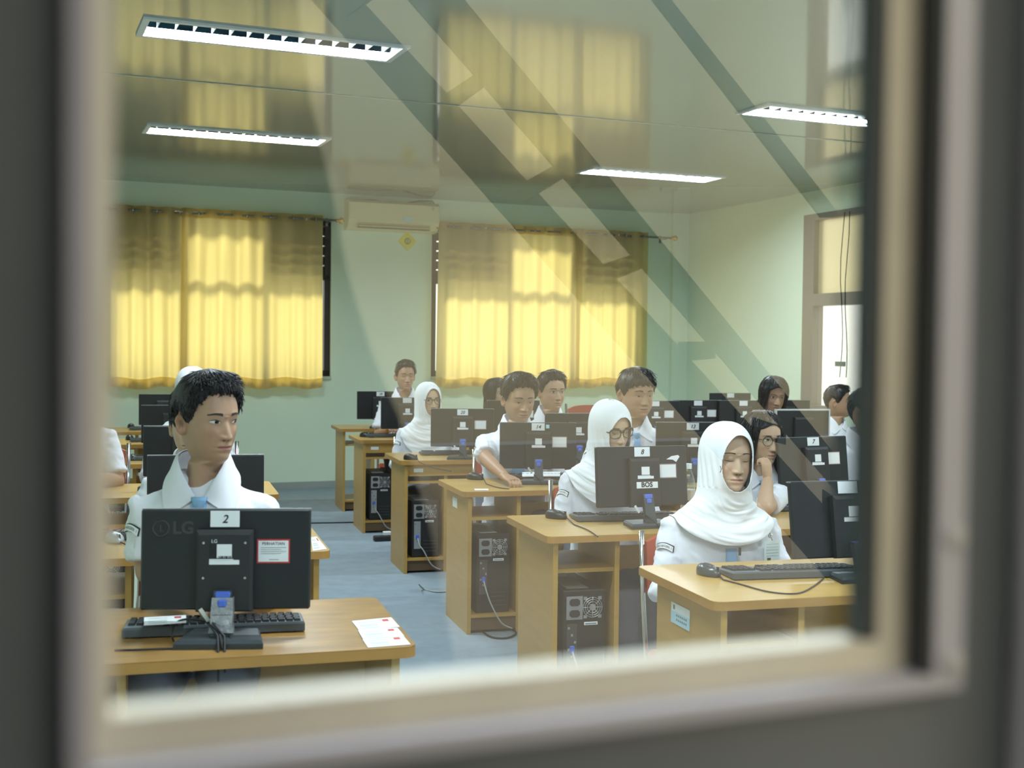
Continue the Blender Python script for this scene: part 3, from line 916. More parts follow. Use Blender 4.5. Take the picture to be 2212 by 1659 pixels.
CASE = mat('black computer case', (0.018, 0.017, 0.017), 0.45, var=0.2, scale=25)
def tower(label, loc, rz, h=0.39, tint=CASE):
    """rear of the case towards local -y; loc = bottom centre of the rear"""
    t = thing('computer_case', label, 'computer case', loc, rz, 'computer cases under the desks')
    w, d = 0.175, 0.40
    MB().box(-w/2, w/2, 0.002, d, 0, h, 0, None, 0.004).build('case', tint, t)
    ps = MB()
    z0, z1 = h - 0.115, h - 0.02
    # power supply plate with fan grille and two sockets
    ps.box(-w/2 + 0.012, w/2 - 0.012, -0.001, 0.004, z0, z1)
    plate = ps.build('power_supply', mat('black perforated plate', (0.02, 0.02, 0.02), 0.5), t)
    g = MB()
    cx, cz = 0.033, (z0 + z1) / 2
    for r_ in (0.012, 0.022, 0.031, 0.039):
        g.ring((cx, -0.003, cz), (0, 1, 0), r_, 0.0016, 24, 4)
    g.cyl((cx, -0.002, cz), (0, -1, 0), 0.011, 0.003, 16)
    for k in range(8):
        a = k * math.pi / 4
        p, q = Vector((cx + 0.01*math.cos(a), -0.004, cz + 0.01*math.sin(a))), Vector((cx + 0.041*math.cos(a), -0.004, cz + 0.041*math.sin(a)))
        g.tube([p, q], 0.0014, 4)
    for sx in (-1, 1):
        for sz in (-1, 1):
            g.box(cx + sx*0.030 - 0.007, cx + sx*0.030 + 0.007, -0.0035, -0.001, cz + sz*0.036 - 0.006, cz + sz*0.036 + 0.006)
    g.build('fan_grille', STEEL, plate)
    s = MB()
    s.box(-w/2 + 0.013, -0.008, -0.003, -0.001, z0 + 0.002, z1 - 0.002)
    sk = s.build('socket_plate', STEEL, plate)
    for zc in (cz + 0.022, cz - 0.022):
        e = MB()
        e.prism([(0.021*a_, 0.014*b_) for a_, b_ in ((-1, -0.5), (-0.6, -1), (0.6, -1), (1, -0.5), (1, 0.5), (0.6, 1), (-0.6, 1), (-1, 0.5))], 0, 0.004, 0, Matrix.Translation((-0.041, -0.002, zc)) @ Matrix.Rotation(R(90), 4, 'X'))
        e.build('socket', BLACKM, sk)
    p = MB().box(-0.072, -0.030, -0.0015, 0.003, z0 - 0.19, z0 - 0.015)
    io = p.build('port_plate', STEEL if h < 0.385 else mat('dark port plate', (0.10, 0.10, 0.10), 0.4, metal=0.5), t)
    MB().box(-0.06, -0.042, -0.012, 0.0, z0 - 0.13, z0 - 0.10, 0, None, 0.002).build('plug', BLUEPL, io)
    q = MB()
    for k in range(5):
        q.box(-0.068 + 0.013 * (k % 3), -0.06 + 0.013 * (k % 3), -0.004, 0, z0 - 0.035 - 0.028*k, z0 - 0.026 - 0.028*k)
    q.build('port', mat('port', (0.3, 0.33, 0.28), 0.5), io)
    MB().box(0.0, 0.055, -0.001, 0.003, z0 - 0.022, z0 - 0.010).build('bar_code_label', WHITEP, t)
    MB().box(0.004, 0.05, -0.0016, 0.003, z0 - 0.019, z0 - 0.014).build('bar_code', INKG, t)
    v = MB()
    for k in range(4):
        v.box(-0.01, 0.07, -0.0015, 0.002, 0.035 + k*0.022, 0.041 + k*0.022)
    v.build('slot_cover', mat('slot cover', (0.05, 0.045, 0.042), 0.4), t)
    MB().tube(smooth_path([(-0.05, -0.008, z0 - 0.12), (-0.045, -0.035, z0 - 0.16), (-0.02, -0.05, 0.05), (0.03, -0.06, -0.04), (0.09, -0.05, -0.075)]), 0.004, 6).build('cable', WIREG, t)
    MB().box(-0.06, 0.03, 0.04, 0.33, h + 0.0005, h + 0.002).build('top_label', mat('grey paper', (0.4, 0.42, 0.4), 0.7), t)
    return t

def local(loc, rz, x, y, z=0.0):
    return Vector(loc) + Vector((math.cos(rz)*x - math.sin(rz)*y, math.sin(rz)*x + math.cos(rz)*y, z))

def desk_pt(px, d):
    """point on the desk-top plane in image column px at camera depth d"""
    q = at_d(px, 800, d)
    return Vector((q.x, q.y, DESK_Z))

# ---- the middle block: (name, near-left corner x, y, apron, tower height)
MID = [
    ('front right', 0.585, 3.48), ('monitor eight', 0.142, 4.66), ('monitor fourteen', -0.236, 6.08),
    ('monitor twenty', -0.694, 7.70), ('tall boy at the back', -1.158, 9.36), ('monitor eighteen', -1.484, 10.60)]
DW = 0.90
desks_mid = []
for k, (nm, x, y) in enumerate(MID):
    lab = {'front right': 'wooden computer desk at the front right with a blue and white label on its side',
           'monitor eight': 'wooden computer desk carrying monitor eight',
           'monitor fourteen': 'wooden computer desk carrying monitor fourteen',
           'monitor twenty': 'wooden computer desk carrying monitor twenty',
           'tall boy at the back': 'wooden computer desk just behind the desk of monitor twenty',
           'monitor eighteen': 'rearmost wooden computer desk, carrying monitor eighteen, near the back wall'}[nm]
    d_ = desk(lab, (x, y, 0), DW, apron=(k in (3, 4)))
    desks_mid.append(d_)
    tl = {'front right': 'black computer case under the front right desk', 'monitor eight': 'black computer case under the desk of monitor eight',
          'monitor fourteen': 'dark brown-black computer case under the desk of monitor fourteen', 'monitor twenty': 'dark computer case under the desk of monitor twenty',
          'tall boy at the back': 'black computer case with hanging white cable just behind the desk of monitor twenty', 'monitor eighteen': 'computer case under the rearmost desk of monitor eighteen'}[nm]
    if k < 5:
        tower(tl, local((x, y, 0), DESK_A, 0.172, 0.055, 0.097), DESK_A, 0.40 if k in (1, 2) else 0.36)

# ---- the columns to the right of it (same rows)
RIGHT = [(1, 1, 'carrying monitor seven'), (2, 1, 'carrying monitor thirteen'), (3, 1, 'in front of the student with the grey-blue tie'),
         (4, 1, 'of the student mostly hidden below the right curtain'), (3, 3.05, 'of the student left of the bright window'), (4, 2.2, 'with dark monitors right of the bright blue tie'), (2, 3.0, 'with the pale-edged monitor'), (5, 2.2, 'holding the rearmost dark monitor by the back wall'), (1, 2.0, 'at the right edge beside the glass door frame')]
for k, c, nm in RIGHT:
    x, y = MID[k][1], MID[k][2]
    q = Vector((x, y, 0)) + EW * (DW * c)
    desk('wooden computer desk ' + nm, q, DW - 0.005)

# ---- the left column: near edge depth at image column 260
L_D = [2.74, 4.09, 5.70, 7.28, 8.71, 9.95]
LBASE = Vector((-0.233, 2.97, 0))
LDIR = Vector((-0.395, 1.31, 0)).normalized()
left_corner = []
for k, d in enumerate(L_D):
    p = at_d(260, 800, d)
    p.z = 0
    # right end where the near edge line meets the line of right ends
    a = np.array([[EW.x, -LDIR.x], [EW.y, -LDIR.y]])
    rhs = np.array([LBASE.x - p.x, LBASE.y - p.y])
    t_, s_ = np.linalg.solve(a, rhs)
    end = p + EW * t_
    left_corner.append(end - EW * 0.98)
LN = ['at the front left carrying monitor two', 'second in the left column, behind the student at monitor two', 'third in the left column', 'fourth in the left column with a silver-black mouse', 'fifth in the left column', 'rearmost in the left column']
for k, q in enumerate(left_corner):
    desk('wooden computer desk ' + LN[k], q, 0.98, top=WOODOLD if k == 0 else WOODTOP, inset=0.04)
    if k in (1, 2, 3):
        tower('computer case under the desk ' + LN[k], local(q, DESK_A, 0.172, 0.075, 0.097), DESK_A, 0.36)

# ------------------------------------------------------------------ monitors, keyboards and mice
def mon_at(label, px, d, rz=DESK_A, **kw):
    return monitor(label, desk_pt(px, d), rz, **kw)

mon_at('large black monitor with number card two in the left foreground', 490, 3.0, R(5), number=2, near=True, tilt=R(-4), lift=0.070, numx=0.0)
def bos(t, T, yb, th):
    s = MB().box(-0.048, 0.048, -0.0012, 0, -0.014, 0.012, 0, None, 0.0004)
    c = s.build('sticker', WHITEP, t, 'white sticker reading BOS', T @ Matrix.Translation((0.005, yb - 0.0004, 0.088)))
    text_obj('BOS', 0.028, INK, c, Matrix.Translation((-0.002, -0.002, 0)) @ RX, bold=0.0008)
    s = MB().prism([(0.11, 0.19), (0.135, 0.203), (0.165, 0.207), (0.172, 0.20), (0.155, 0.178), (0.148, 0.183), (0.140, 0.188)], 0, 0.0008, 0, Matrix.Translation((0, -th/2 - 0.0002, 0)) @ RX)
    s.build('torn_paper', WHITEP, t, 'torn white paper scrap', T)
mon_at('black monitor with number card eight and a BOS sticker', 1392, 5.02, R(20), number=8, tilt=R(-6), extra=bos)
def small14(t, T, yb, th):
    MB().box(0.042, 0.060, -0.0012, 0, -0.01, 0.01).build('sticker', CYANP, t, None, T @ Matrix.Translation((0, -th/2 - 0.0004, 0.225)))
mon_at('black monitor with number card fourteen', 1164, 6.55, R(4), number=14, tilt=R(-3), extra=small14)
mon_at('black monitor with number card twenty', 1000, 7.95, R(6), number=20)
mon_at('black monitor with number card thirteen behind the front student in headscarf', 1497, 6.75, R(9), number=13)
mon_at('black monitor with number card seven at the right edge', 1764, 5.7, R(27), number=7, tilt=R(-7))
mon_at('black monitor at the right edge nearest the glass door frame', 1845, 3.92, R(16), number='', stickers=True, tilt=R(-10), lift=0.06)
mon_at('pale-edged monitor in front of the bright window frame', 1735, 8.3, R(12), number=None, white=True, stickers=False, mw=0.385)
mon_at('black monitor with number card eighteen near the back wall', 822, 10.85, R(12), number=18)
mon_at('black monitor half hidden behind the student in headscarf and round glasses', 880, 9.6, R(12), number='')
mon_at('black monitor in front of the student mostly hidden below the right curtain', 1110, 9.3, R(14))
mon_at('black monitor in front of the student with the grey-blue tie', 1248, 7.55, R(14), number=None)
mon_at('dark monitor just right of the bright blue tie', 1415, 9.5, R(14), number='', stickers=True)
mon_at('dark monitor above monitor thirteen', 1508, 9.7, R(14), number='')
mon_at('rearmost dark monitor, standing higher against the back wall', 1578, 11.4, R(14), number='', stickers=False)
mon_at('dark monitor left of the student left of the bright window', 1606, 9.75, R(14), number='')
mon_at('dark monitor just right of the student left of the bright window', 1700, 9.9, R(14), number=None)
LM = [(446, 4.42, 'black monitor directly behind the student at monitor two'), (404, 6.0, 'black monitor third in the left column, left of the front student'), (376, 8.0, 'black monitor fourth in the left column'), (358, 9.75, 'rearmost black monitor in the left column')]
for px, d, lb in LM:
    mon_at(lb, px, d, R(12), stickers=False)

def kb_at(label, px, d, rz=DESK_A, near=False):
    return keyboard(label, desk_pt(px, d) , rz, near)
kb_at('grey-black keyboard below monitor two in the left foreground', 467, 3.09, R(13), True)
kb_at('black keyboard on the front right desk before the student in headscarf', 1712, 3.93, R(12), True)
kb_at('black keyboard behind the foot of monitor eight', 1352, 5.18, R(10), True)
kb_at('black keyboard behind the foot of monitor fourteen', 1165, 6.78, R(10))
kb_at('black keyboard behind the foot of monitor twenty', 980, 8.22, R(12))
kb_at('black keyboard at the desk just behind monitor twenty', 850, 9.75, R(14))
kb_at('black keyboard on the desk of monitor seven', 1690, 5.55, R(14))
kb_at('black keyboard second in the left column', 300, 4.55, R(14))
kb_at('black keyboard third in the left column', 400, 6.05, R(14))
kb_at('black keyboard fourth in the left column', 372, 7.65, R(14))
kb_at('black keyboard fifth in the left column', 350, 9.05, R(14))
kb_at('black keyboard rearmost in the left column', 340, 10.3, R(14))

def cable_to(o, rz, pts):
    """world points on the desk -> local points of a thing at o"""
    M = (Matrix.Translation(o) @ Matrix.Rotation(rz, 4, 'Z')).inverted()
    return [M @ p for p in pts]
def mouse_at(label, px, py, rz, m=BLACK, cab=None):
    o = at_z(px, py, DESK_Z)
    pts = [at_z(a, b, DESK_Z + 0.003) for a, b in cab] if cab else None
    mouse(label, o, rz, m, smooth_path(cable_to(o, rz, pts)) if pts else None)
GREYM = mat('worn grey-black mouse plastic', (0.06, 0.065, 0.07), 0.25)
mouse_at('grey mouse standing on the front right desk', 1532, 1243, R(30), GREYM, [(1562, 1252), (1600, 1262), (1660, 1278), (1720, 1282), (1755, 1268), (1780, 1248)])
mouse_at('black mouse on the desk of monitor eight', 1203, 1120, R(55), BLACK, [(1240, 1133), (1270, 1145), (1292, 1160)])
mouse_at('black mouse on the desk of monitor fourteen', 1028, 1036, R(60), BLACK, [(1050, 1045), (1075, 1053), (1100, 1056)])
mouse_at('black mouse on the desk of monitor twenty', 888, 993, R(60), BLACK, [(905, 998), (935, 1010), (975, 1018)])
mouse_at('black mouse on the desk just behind monitor twenty', 790, 944, R(60))
mouse_at('silver mouse on the second desk of the left column', 249, 1172, R(40), SILVER, [(275, 1178), (300, 1172), (330, 1160)])
mouse_at('silver-black mouse on the fourth desk of the left column', 287, 994, R(20), GREYM)
mouse_at('black mouse on the fifth desk of the left column', 280, 950, R(20))
mouse_at('black mouse on the rearmost desk of the left column', 283, 924, R(20))

# cable loops around the foot of monitor 2
o = at_z(440, 1395, DESK_Z)
cb = MB()
cb.tube(smooth_path([at_z(*p, DESK_Z + z) for *p, z in ((248, 1405, .004), (330, 1402, .004), (400, 1395, .004), (455, 1355, .02), (490, 1352, .03))]), 0.0026, 6)
tag(cb.build('cable', WIRE), 'thin black cable running left across the desk from monitor two', 'cable')
cb = MB()
cb.tube(smooth_path([at_z(*p, DESK_Z + z) for *p, z in ((375, 1385, .004), (372, 1372, .02), (378, 1348, .035), (400, 1338, .045), (440, 1342, .045), (480, 1360, .03), (500, 1380, .02))]), 0.0026, 6)
tag(cb.build('cable', WIRE), 'thin black cable arching beside the foot of monitor two', 'cable')

# ------------------------------------------------------------------ paper cards and labels
def card(label, pts, group, stripe=True, z=DESK_Z, lift=0.0012):
    c = [at_z(px, py, z + lift) for px, py in pts]
    o = sum(c, Vector()) / 4
    t = thing('paper_card', label, 'paper card', o, 0, group)
    v = [p - o for p in c]
    MB().add([p + Vector((0, 0, 0.0006)) for p in v] + [p - Vector((0, 0, 0.0004)) for p in v], [(0, 1, 2, 3), (7, 6, 5, 4), (0, 4, 5, 1), (1, 5, 6, 2), (2, 6, 7, 3), (3, 7, 4, 0)]).build('sheet', WHITEP, t)
    if stripe:
        def at(s, q, h):
            return v[0].lerp(v[1], s).lerp(v[3].lerp(v[2], s), q) + Vector((0, 0, h))
        MB().add([at(.72, .12, .0009), at(.88, .12, .0009), at(.88, .36, .0009), at(.72, .36, .0009)], [(0, 1, 2, 3)]).build('print', RED, t)
        ln = MB()
        for q in (.22, .5, .62, .82):
            ln.add([at(.1, q, .0009), at(.55, q, .0009), at(.55, q + .06, .0009), at(.1, q + .06, .0009)], [(0, 1, 2, 3)])
        ln.build('print', mat('faint green print', (0.40, 0.52, 0.49), 0.8), t)
    return t
card('uppermost of three white cards on the right end of desk two', [(760, 1342), (845, 1334), (863, 1354), (776, 1362)], 'white cards on desk two')
card('middle of three white cards on the right end of desk two', [(773, 1362), (858, 1356), (873, 1374), (784, 1380)], 'white cards on desk two', lift=0.0026)
card('lowest of three white cards on the right end of desk two', [(783, 1381), (871, 1374), (887, 1392), (795, 1399)], 'white cards on desk two', lift=0.0012)
card('white card on the right end of the desk behind the front student', [(671, 1161), (684, 1159), (706, 1186), (676, 1190)], 'cards')
card('white card lying on the keyboard of monitor two', [(311, 1334), (402, 1329), (402, 1345), (311, 1351)], 'cards', lift=0.040)
card('small white card on the front edge of the desk of monitor fourteen', [(1025, 1056), (1054, 1056), (1056, 1059), (1025, 1059)], 'cards', False)
card('white sheet on the third desk of the left column', [(205, 998), (243, 996), (243, 1004), (200, 1006)], 'cards', False)
card('white sheet under the keyboard of monitor fourteen', [(1128, 1020), (1210, 1019), (1210, 1029), (1128, 1030)], 'cards', False, lift=0.03)
# label on the side panel of the front right desk
fx, fy = MID[0][1], MID[0][2]
sl = MB().box(-0.0015, 0, -0.07, 0.07, -0.032, 0.032)
so = thing('paper_label', 'blue and white paper label on the side of the front right desk', 'label', local((fx, fy, 0), DESK_A, 0.029, 0.30, 0.615), DESK_A)
sl.build('sheet', WHITEP, so)
MB().box(-0.0022, -0.001, -0.07, 0.07, -0.032, 0.006).build('print', CYANP, so)
pr = MB()
for k in range(6):
    for j in range(2):
        pr.box(-0.003, -0.001, 0.02 - 0.014*k, 0.028 - 0.014*k, -0.006 - 0.014*j, 0.0 - 0.014*j)
pr.build('lettering', INKG, so)
MB().box(-0.003, -0.001, 0.042, 0.052, 0.012, 0.026).build('emblem', mat('green-gold emblem', (0.25, 0.25, 0.08), 0.6), so)
for nm, (x, y) in (('20', MID[3][1:]), ('the desk behind it', MID[4][1:]), ('18', MID[5][1:])):
    lo = MB().box(-0.03, 0.03, -0.001, 0, -0.012, 0.012).build('paper_label', WHITEP, M=Matrix.Translation(local((x, y, 0), DESK_A, 0.12, 0.031 if nm != '18' else 0.05, 0.655)) @ Matrix.Rotation(DESK_A, 4, 'Z'))
    tag(lo, {'20': 'small white label below the desktop of monitor twenty', '18': 'small white label below the rearmost desktop of monitor eighteen'}.get(nm, 'small white label below the desktop just behind monitor twenty'), 'label', 'desk labels')
lo = MB().box(-0.001, 0, -0.05, 0.05, -0.025, 0.025).build('paper_label', WHITEP, M=Matrix.Translation(local((MID[2][1], MID[2][2], 0), DESK_A, 0.0295, 0.30, 0.63)) @ Matrix.Rotation(DESK_A, 4, 'Z'))
tag(lo, 'white label on the side of the desk of monitor fourteen', 'label', 'desk labels')

# ------------------------------------------------------------------ cables on the floor
def floor_cable(label, pts, m=WIRE, r=0.005):
    tag(MB().tube(smooth_path([at_z(px, py, 0.006 + h) for px, py, h in pts]), r, 6).build('cable', m), label, 'cable')
floor_cable('thin black cable across the carpet near the back wall', [(600, 1132, 0), (660, 1130, 0), (720, 1129, 0), (770, 1128, 0)], WIRE, 0.006)
floor_cable('grey cable curling on the carpet under the desk of monitor twenty', [(905, 1262, 0.05), (915, 1272, 0), (940, 1278, 0), (968, 1277, 0), (985, 1270, 0)], WIREG)
floor_cable('dark cable loop on the carpet under the desk of monitor fourteen', [(1048, 1340, .03), (1043, 1362, 0), (1062, 1376, 0), (1095, 1378, 0), (1115, 1368, 0), (1100, 1358, 0), (1060, 1360, 0)], WIRE)
ps = MB().box(-0.10, 0.10, -0.03, 0.03, 0, 0.04, 0, None, 0.006)
po = thing('power_strip', 'black power strip with a white plug on the carpet', 'power strip', at_z(836, 1168, 0), R(20))
ps.build('strip', BLACKM, po)
MB().box(-0.03, 0.03, -0.022, 0.022, 0.04, 0.07, 0, None, 0.006).build('plug', WHITEPL, po)
# ------------------------------------------------------------------ people: heads
def skin_mat(name, col):
    m = mat(name, col, 0.48, spec=0.4)
    nt = m.node_tree
    b = nt.nodes['Principled BSDF']
    at = nt.nodes.new('ShaderNodeAttribute')
    at.attribute_name = 'tint'
    mx = nt.nodes.new('ShaderNodeMixRGB')
    mx.blend_type = 'MULTIPLY'
    mx.inputs['Fac'].default_value = 1.0
    mx.inputs[1].default_value = (*col, 1)
    nt.links.new(at.outputs['Color'], mx.inputs[2])
    nz = nt.nodes.new('ShaderNodeTexNoise')
    nz.inputs['Scale'].default_value = 35
    m2 = nt.nodes.new('ShaderNodeMixRGB')
    m2.blend_type = 'MULTIPLY'
    m2.inputs['Fac'].default_value = 0.18
    nt.links.new(mx.outputs[0], m2.inputs[1])
    nt.links.new(nz.outputs['Color'], m2.inputs[2])
    nt.links.new(m2.outputs[0], b.inputs['Base Color'])
    return m
SKINS = [skin_mat('tan skin', (0.48, 0.29, 0.18)), skin_mat('light tan skin', (0.62, 0.42, 0.28)), skin_mat('brown skin', (0.44, 0.26, 0.16))]
EYEW = mat('eye white', (0.72, 0.72, 0.70), 0.25)
IRIS = mat('dark iris', (0.012, 0.008, 0.006), 0.12)
LASH = mat('lash line', (0.02, 0.015, 0.013), 0.6)
BROW = mat('eyebrow hair', (0.035, 0.025, 0.02), 0.7)

HT = [(-.32, .13, .07, .08), (-.26, .115, .062, .078), (-.22, .078, .043, .068), (-.19, .056, .036, .062), (-.16, .049, .034, .058), (-.135, .049, .040, .057), (-.124, .048, .049, .057), (-.118, .043, .066, .058),
      (-.113, .037, .078, .056), (-.104, .0415, .0855, .056), (-.092, .0495, .0880, .058), (-.076, .0580, .0890, .063), (-.055, .0650, .0895, .073), (-.032, .0705, .0895, .084), (-.010, .0732, .0905, .092), (.008, .0748, .0935, .096), (.02, .0755, .0940, .098)]

class Head:
    def __init__(s, wide=1.0, jaw=1.0, eye='open', gaze=(0, 0), nose=1.0, lips=1.0, fem=False, brow=1.0, ears=True):
        s.ears = ears
        s.wide, s.jaw, s.eye, s.gaze, s.nose, s.lips, s.fem, s.brow = wide, jaw, eye, gaze, nose, lips, fem, brow

    def whb(s, z):
        if z > .02:
            k = math.sqrt(max(0.0, 1 - ((z - .02) / .098) ** 2))
            w, f, b = .0755 * k, .0940 * k ** 0.86, .098 * k
        else:
            w, f, b = (interp(HT, z, i) for i in (1, 2, 3))
        j = 1 + (s.jaw - 1) * smooth(0.0, -0.07, z) * smooth(-.2, -.12, z)
        return w * s.wide * j, f, b

    def base(s, ph, z, off=0.0):
        """ph = 0 is the front (-y), +90 deg is image right (+x)"""
        w, f, b = s.whb(z)
        n = 2.25 - .35 * smooth(-.06, -.105, z) * smooth(-.16, -.12, z)
        sx, cx = math.sin(ph), math.cos(ph)
        x = w * math.copysign(abs(sx) ** (2/n), sx)
        y = -(f if cx > 0 else b) * math.copysign(abs(cx) ** (2/n), cx)
        if off:
            q = Vector((x / max(w, .02) ** 1, y / max(f if cx > 0 else b, .02), max(0.0, (z - .02) / .098) * 1.0))
            q = q.normalized() * off
            return Vector((x, y, z)) + q
        return Vector((x, y, z))

    def disp(s, x, z):
        def g(cx, cz, sx, sz):
            return math.exp(-((x - cx) / sx) ** 2 - ((z - cz) / sz) ** 2)
        ax = abs(x)
        d = 0.0
        d -= 0.0085 * math.exp(-((ax - .033) / .017) ** 2 - ((z + .001) / .0125) ** 2)       # sockets
        d -= 0.004 * g(0, .004, .010, .010)
        d += 0.0028 * math.exp(-((ax - .030) / .020) ** 2 - ((z - .021) / .008) ** 2) * (0.6 if s.fem else 1.1)
        d += 0.0080 * math.exp(-((ax - .032) / .0135) ** 2 - ((z - .000) / .0095) ** 2)      # eyeball under the lids
        # nose
        if -.060 < z < .016:
            t = smooth(.012, -.041, z) ** 1.25
            low = smooth(-.0545, -.046, z)
            ht = (.0030 + .0160 * t) * low * s.nose
            wd = .0065 + .0060 * t
            d += ht * math.exp(-(ax / wd) ** 2)
            d += .0075 * s.nose * math.exp(-((ax - .0135) / .0065) ** 2 - ((z + .0440) / .0060) ** 2)
            d -= .0045 * math.exp(-((ax - .0065) / .0035) ** 2 - ((z + .0520) / .0030) ** 2)
        d += 0.0048 * g(0, -.071, .026, .017)                                                # muzzle
        d += 0.0048 * s.lips * g(0, -.0665, .018, .0044)
        d += 0.0062 * s.lips * g(0, -.0785, .016, .0052)
        d -= 0.0042 * g(0, -.0723, .023, .0018)
        d -= 0.0030 * g(0, -.0885, .016, .0045)
        d -= 0.0016 * g(0, -.058, .003, .006)
        d += 0.0062 * g(0, -.101, .019, .012)                                                # chin
        d += 0.0040 * math.exp(-((ax - .042) / .020) ** 2 - ((z + .032) / .018) ** 2)
        d -= 0.0025 * math.exp(-((ax - .034) / .010) ** 2 - ((z + .066) / .016) ** 2)
        return d

    def fwd(s, x, z):
        w, f, b = s.whb(z)
        n = 2.25 - .35 * smooth(-.06, -.105, z) * smooth(-.16, -.12, z)
        k = max(0.0, 1 - min(1.0, abs(x) / w) ** n) ** (1/n)
        return -f * k - s.disp(x, z) * smooth(0, .5, k)

    def tint(s, x, y, z):
        t = [1.0, 1.0, 1.0]
        ax = abs(x)
        if y < -.05:
            lip = 0.0
            up = .0048 - .0030 * (ax / .022) ** 2 + (.0008 if ax > .003 else 0)
            lo = .0075 * max(0, 1 - (ax / .0215) ** 2)
            if ax < .0225:
                if -.0723 <= z < -.0723 + up + .0016:
                    lip = 1.0
                elif -.0723 - lo < z < -.0723:
                    lip = 0.85
            if lip:
                t = [t[0] * (1 - .14 * lip), t[1] * (1 - .46 * lip), t[2] * (1 - .34 * lip)]
            if abs(z + .0723) < .0012 and ax < .0235:
                t = [.42, .30, .30]
            if ax < .0105 and ax > .003 and abs(z + .0515) < .0022:
                t = [.35, .27, .25]  # dark of the nostril holes painted into the tint
            ck = math.exp(-((ax - .042) / .018) ** 2 - ((z + .035) / .018) ** 2)
            t[1] *= 1 - .10 * ck
            t[2] *= 1 - .10 * ck
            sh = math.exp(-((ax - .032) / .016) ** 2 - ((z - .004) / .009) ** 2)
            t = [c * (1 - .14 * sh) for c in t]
        return t

    def geometry(s, nseg=88):
        zs = [.1179, .1165, .1135, .109, .103, .096, .088] + list(np.linspace(.080, -.112, 92)) + [-.1145, -.117, -.1195, -.122, -.125, -.13, -.14, -.155, -.175, -.20, -.225, -.26, -.32]
        phs = []
        for j in range(nseg):
            u = j / nseg * 2 - 1                     # denser around the front
            phs.append(math.pi * (0.42 * u + 0.58 * u ** 3) if True else 0)
        V, T = [], []
        for z in zs:
            for ph in phs:
                p = s.base(ph, z)
                c = math.cos(ph)
                if c > 0:
                    p.y -= s.disp(p.x, z) * smooth(.0, .5, c) * smooth(-.116, -.108, z)
                V.append(p)
                T.append(s.tint(p.x, p.y, z))
        F = []
        n = nseg
        for i in range(len(zs) - 1):
            for j in range(n):
                k = (j + 1) % n
                F.append((i*n + j, (i+1)*n + j, (i+1)*n + k, i*n + k))
        F.append(tuple(range(n)))
        # ears
        for sg in ((-1, 1) if s.ears else ()):
            o = len(V)
            NR, NA = 6, 22
            c = Vector((sg * .0725 * s.wide, .012, -.012))
            for i in range(NR + 1):
                r = i / NR
                for a in range(NA):
                    t = 2 * math.pi * a / NA
                    ex = .0175 * math.cos(t) * (1.12 if math.sin(t) > 0 else .82)
                    ez = .031 * math.sin(t)
                    h = (0.002, .0015, .0030, .0055, .0095, .0110, .0040)[i]
                    if math.cos(t) < -.35 and i >= 3:
                        h *= .45
                    if math.sin(t) < -.75 and i < 5:
                        h = .0075
                    q = Vector((sg * h, ex * r, ez * r))
                    q = Matrix.Rotation(sg * R(-24), 3, 'Z') @ q
                    V.append(c + q + Vector((sg * (.004 + max(0.0, ex * r) * .18), 0, 0)))
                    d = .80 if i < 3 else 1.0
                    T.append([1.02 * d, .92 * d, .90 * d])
            for i in range(NR):
                for a in range(NA):
                    b = (a + 1) % NA
                    F.append((o + i*NA + a, o + i*NA + b, o + (i+1)*NA + b, o + (i+1)*NA + a))
            # outer rim back to the skull
            o2 = len(V)
            for a in range(NA):
                p = V[o + NR*NA + a]
                V.append(Vector((sg * .062 * s.wide, p.y * .9 + .002, p.z * .94)))
                T.append([.9, .82, .8])
            for a in range(NA):
                b = (a + 1) % NA
                F.append((o + NR*NA + a, o + NR*NA + b, o2 + b, o2 + a))
        return V, F, T

    def patch(s, mb, fn, nu, nv, off, mi=0):
        rs = []
        for j in range(nv + 1):
            row = []
            for i in range(nu + 1):
                x, z = fn(i / nu, j / nv)
                row.append(Vector((x, s.fwd(x, z) - off, z)))
            rs.append(row)
        mb.rings(rs, mi, True, False, False, False)

    def eyes(s):
        """per side: a mesh of white, iris and lashes; and an eyebrow"""
        out = []
        for sg in (-1, 1):
            ex, ez = sg * .0320, 0.000
            mb = MB()
            hw = .0138
            if s.eye == 'open':
                hu, hl = .0052, .0036
            elif s.eye == 'down':
                hu, hl = .0006, .0030
            else:
                hu, hl = .0, .0
            cz = -.0005 if s.eye == 'open' else -.0045
            def top(u):
                return ez + cz + hu * (1 - u*u) ** .8 + .0012 * u * sg
            def bot(u):
                return ez + cz - hl * (1 - u*u) ** .7 + .0012 * u * sg
            if s.eye != 'closed':
                s.patch(mb, lambda a, b: (ex + hw * (2*a - 1), bot(2*a-1) + (top(2*a-1) - bot(2*a-1)) * b), 14, 4, .0007, 0)
                gx, gz = ex + .0062 * s.gaze[0], ez + cz + .0006 + .002 * s.gaze[1]
                ir = .0058
                def iris(a, b):
                    x = gx + ir * (2*a - 1)
                    hh = ir * math.sqrt(max(0, 1 - (2*a - 1) ** 2))
                    u = max(-.98, min(.98, (x - ex) / hw))
                    lo, hi = max(gz - hh, bot(u)), min(gz + hh, top(u))
                    if hi < lo:
                        hi = lo
                    return x, lo + (hi - lo) * b
                s.patch(mb, iris, 12, 4, .0013, 1)
            k = .0021 if s.eye == 'open' else .0018
            base = top if s.eye == 'open' else (top if s.eye == 'down' else (lambda u: ez + cz - .0032 * (1 - u*u) ** .7 + .0008 * u * sg))
            s.patch(mb, lambda a, b: (ex + hw * 1.06 * (2*a - 1), base(max(-1, min(1, 2*a-1))) + (b - .2) * k * (1.25 - abs(2*a-1) * .6)), 16, 1, .0019, 2)
            bm = MB()
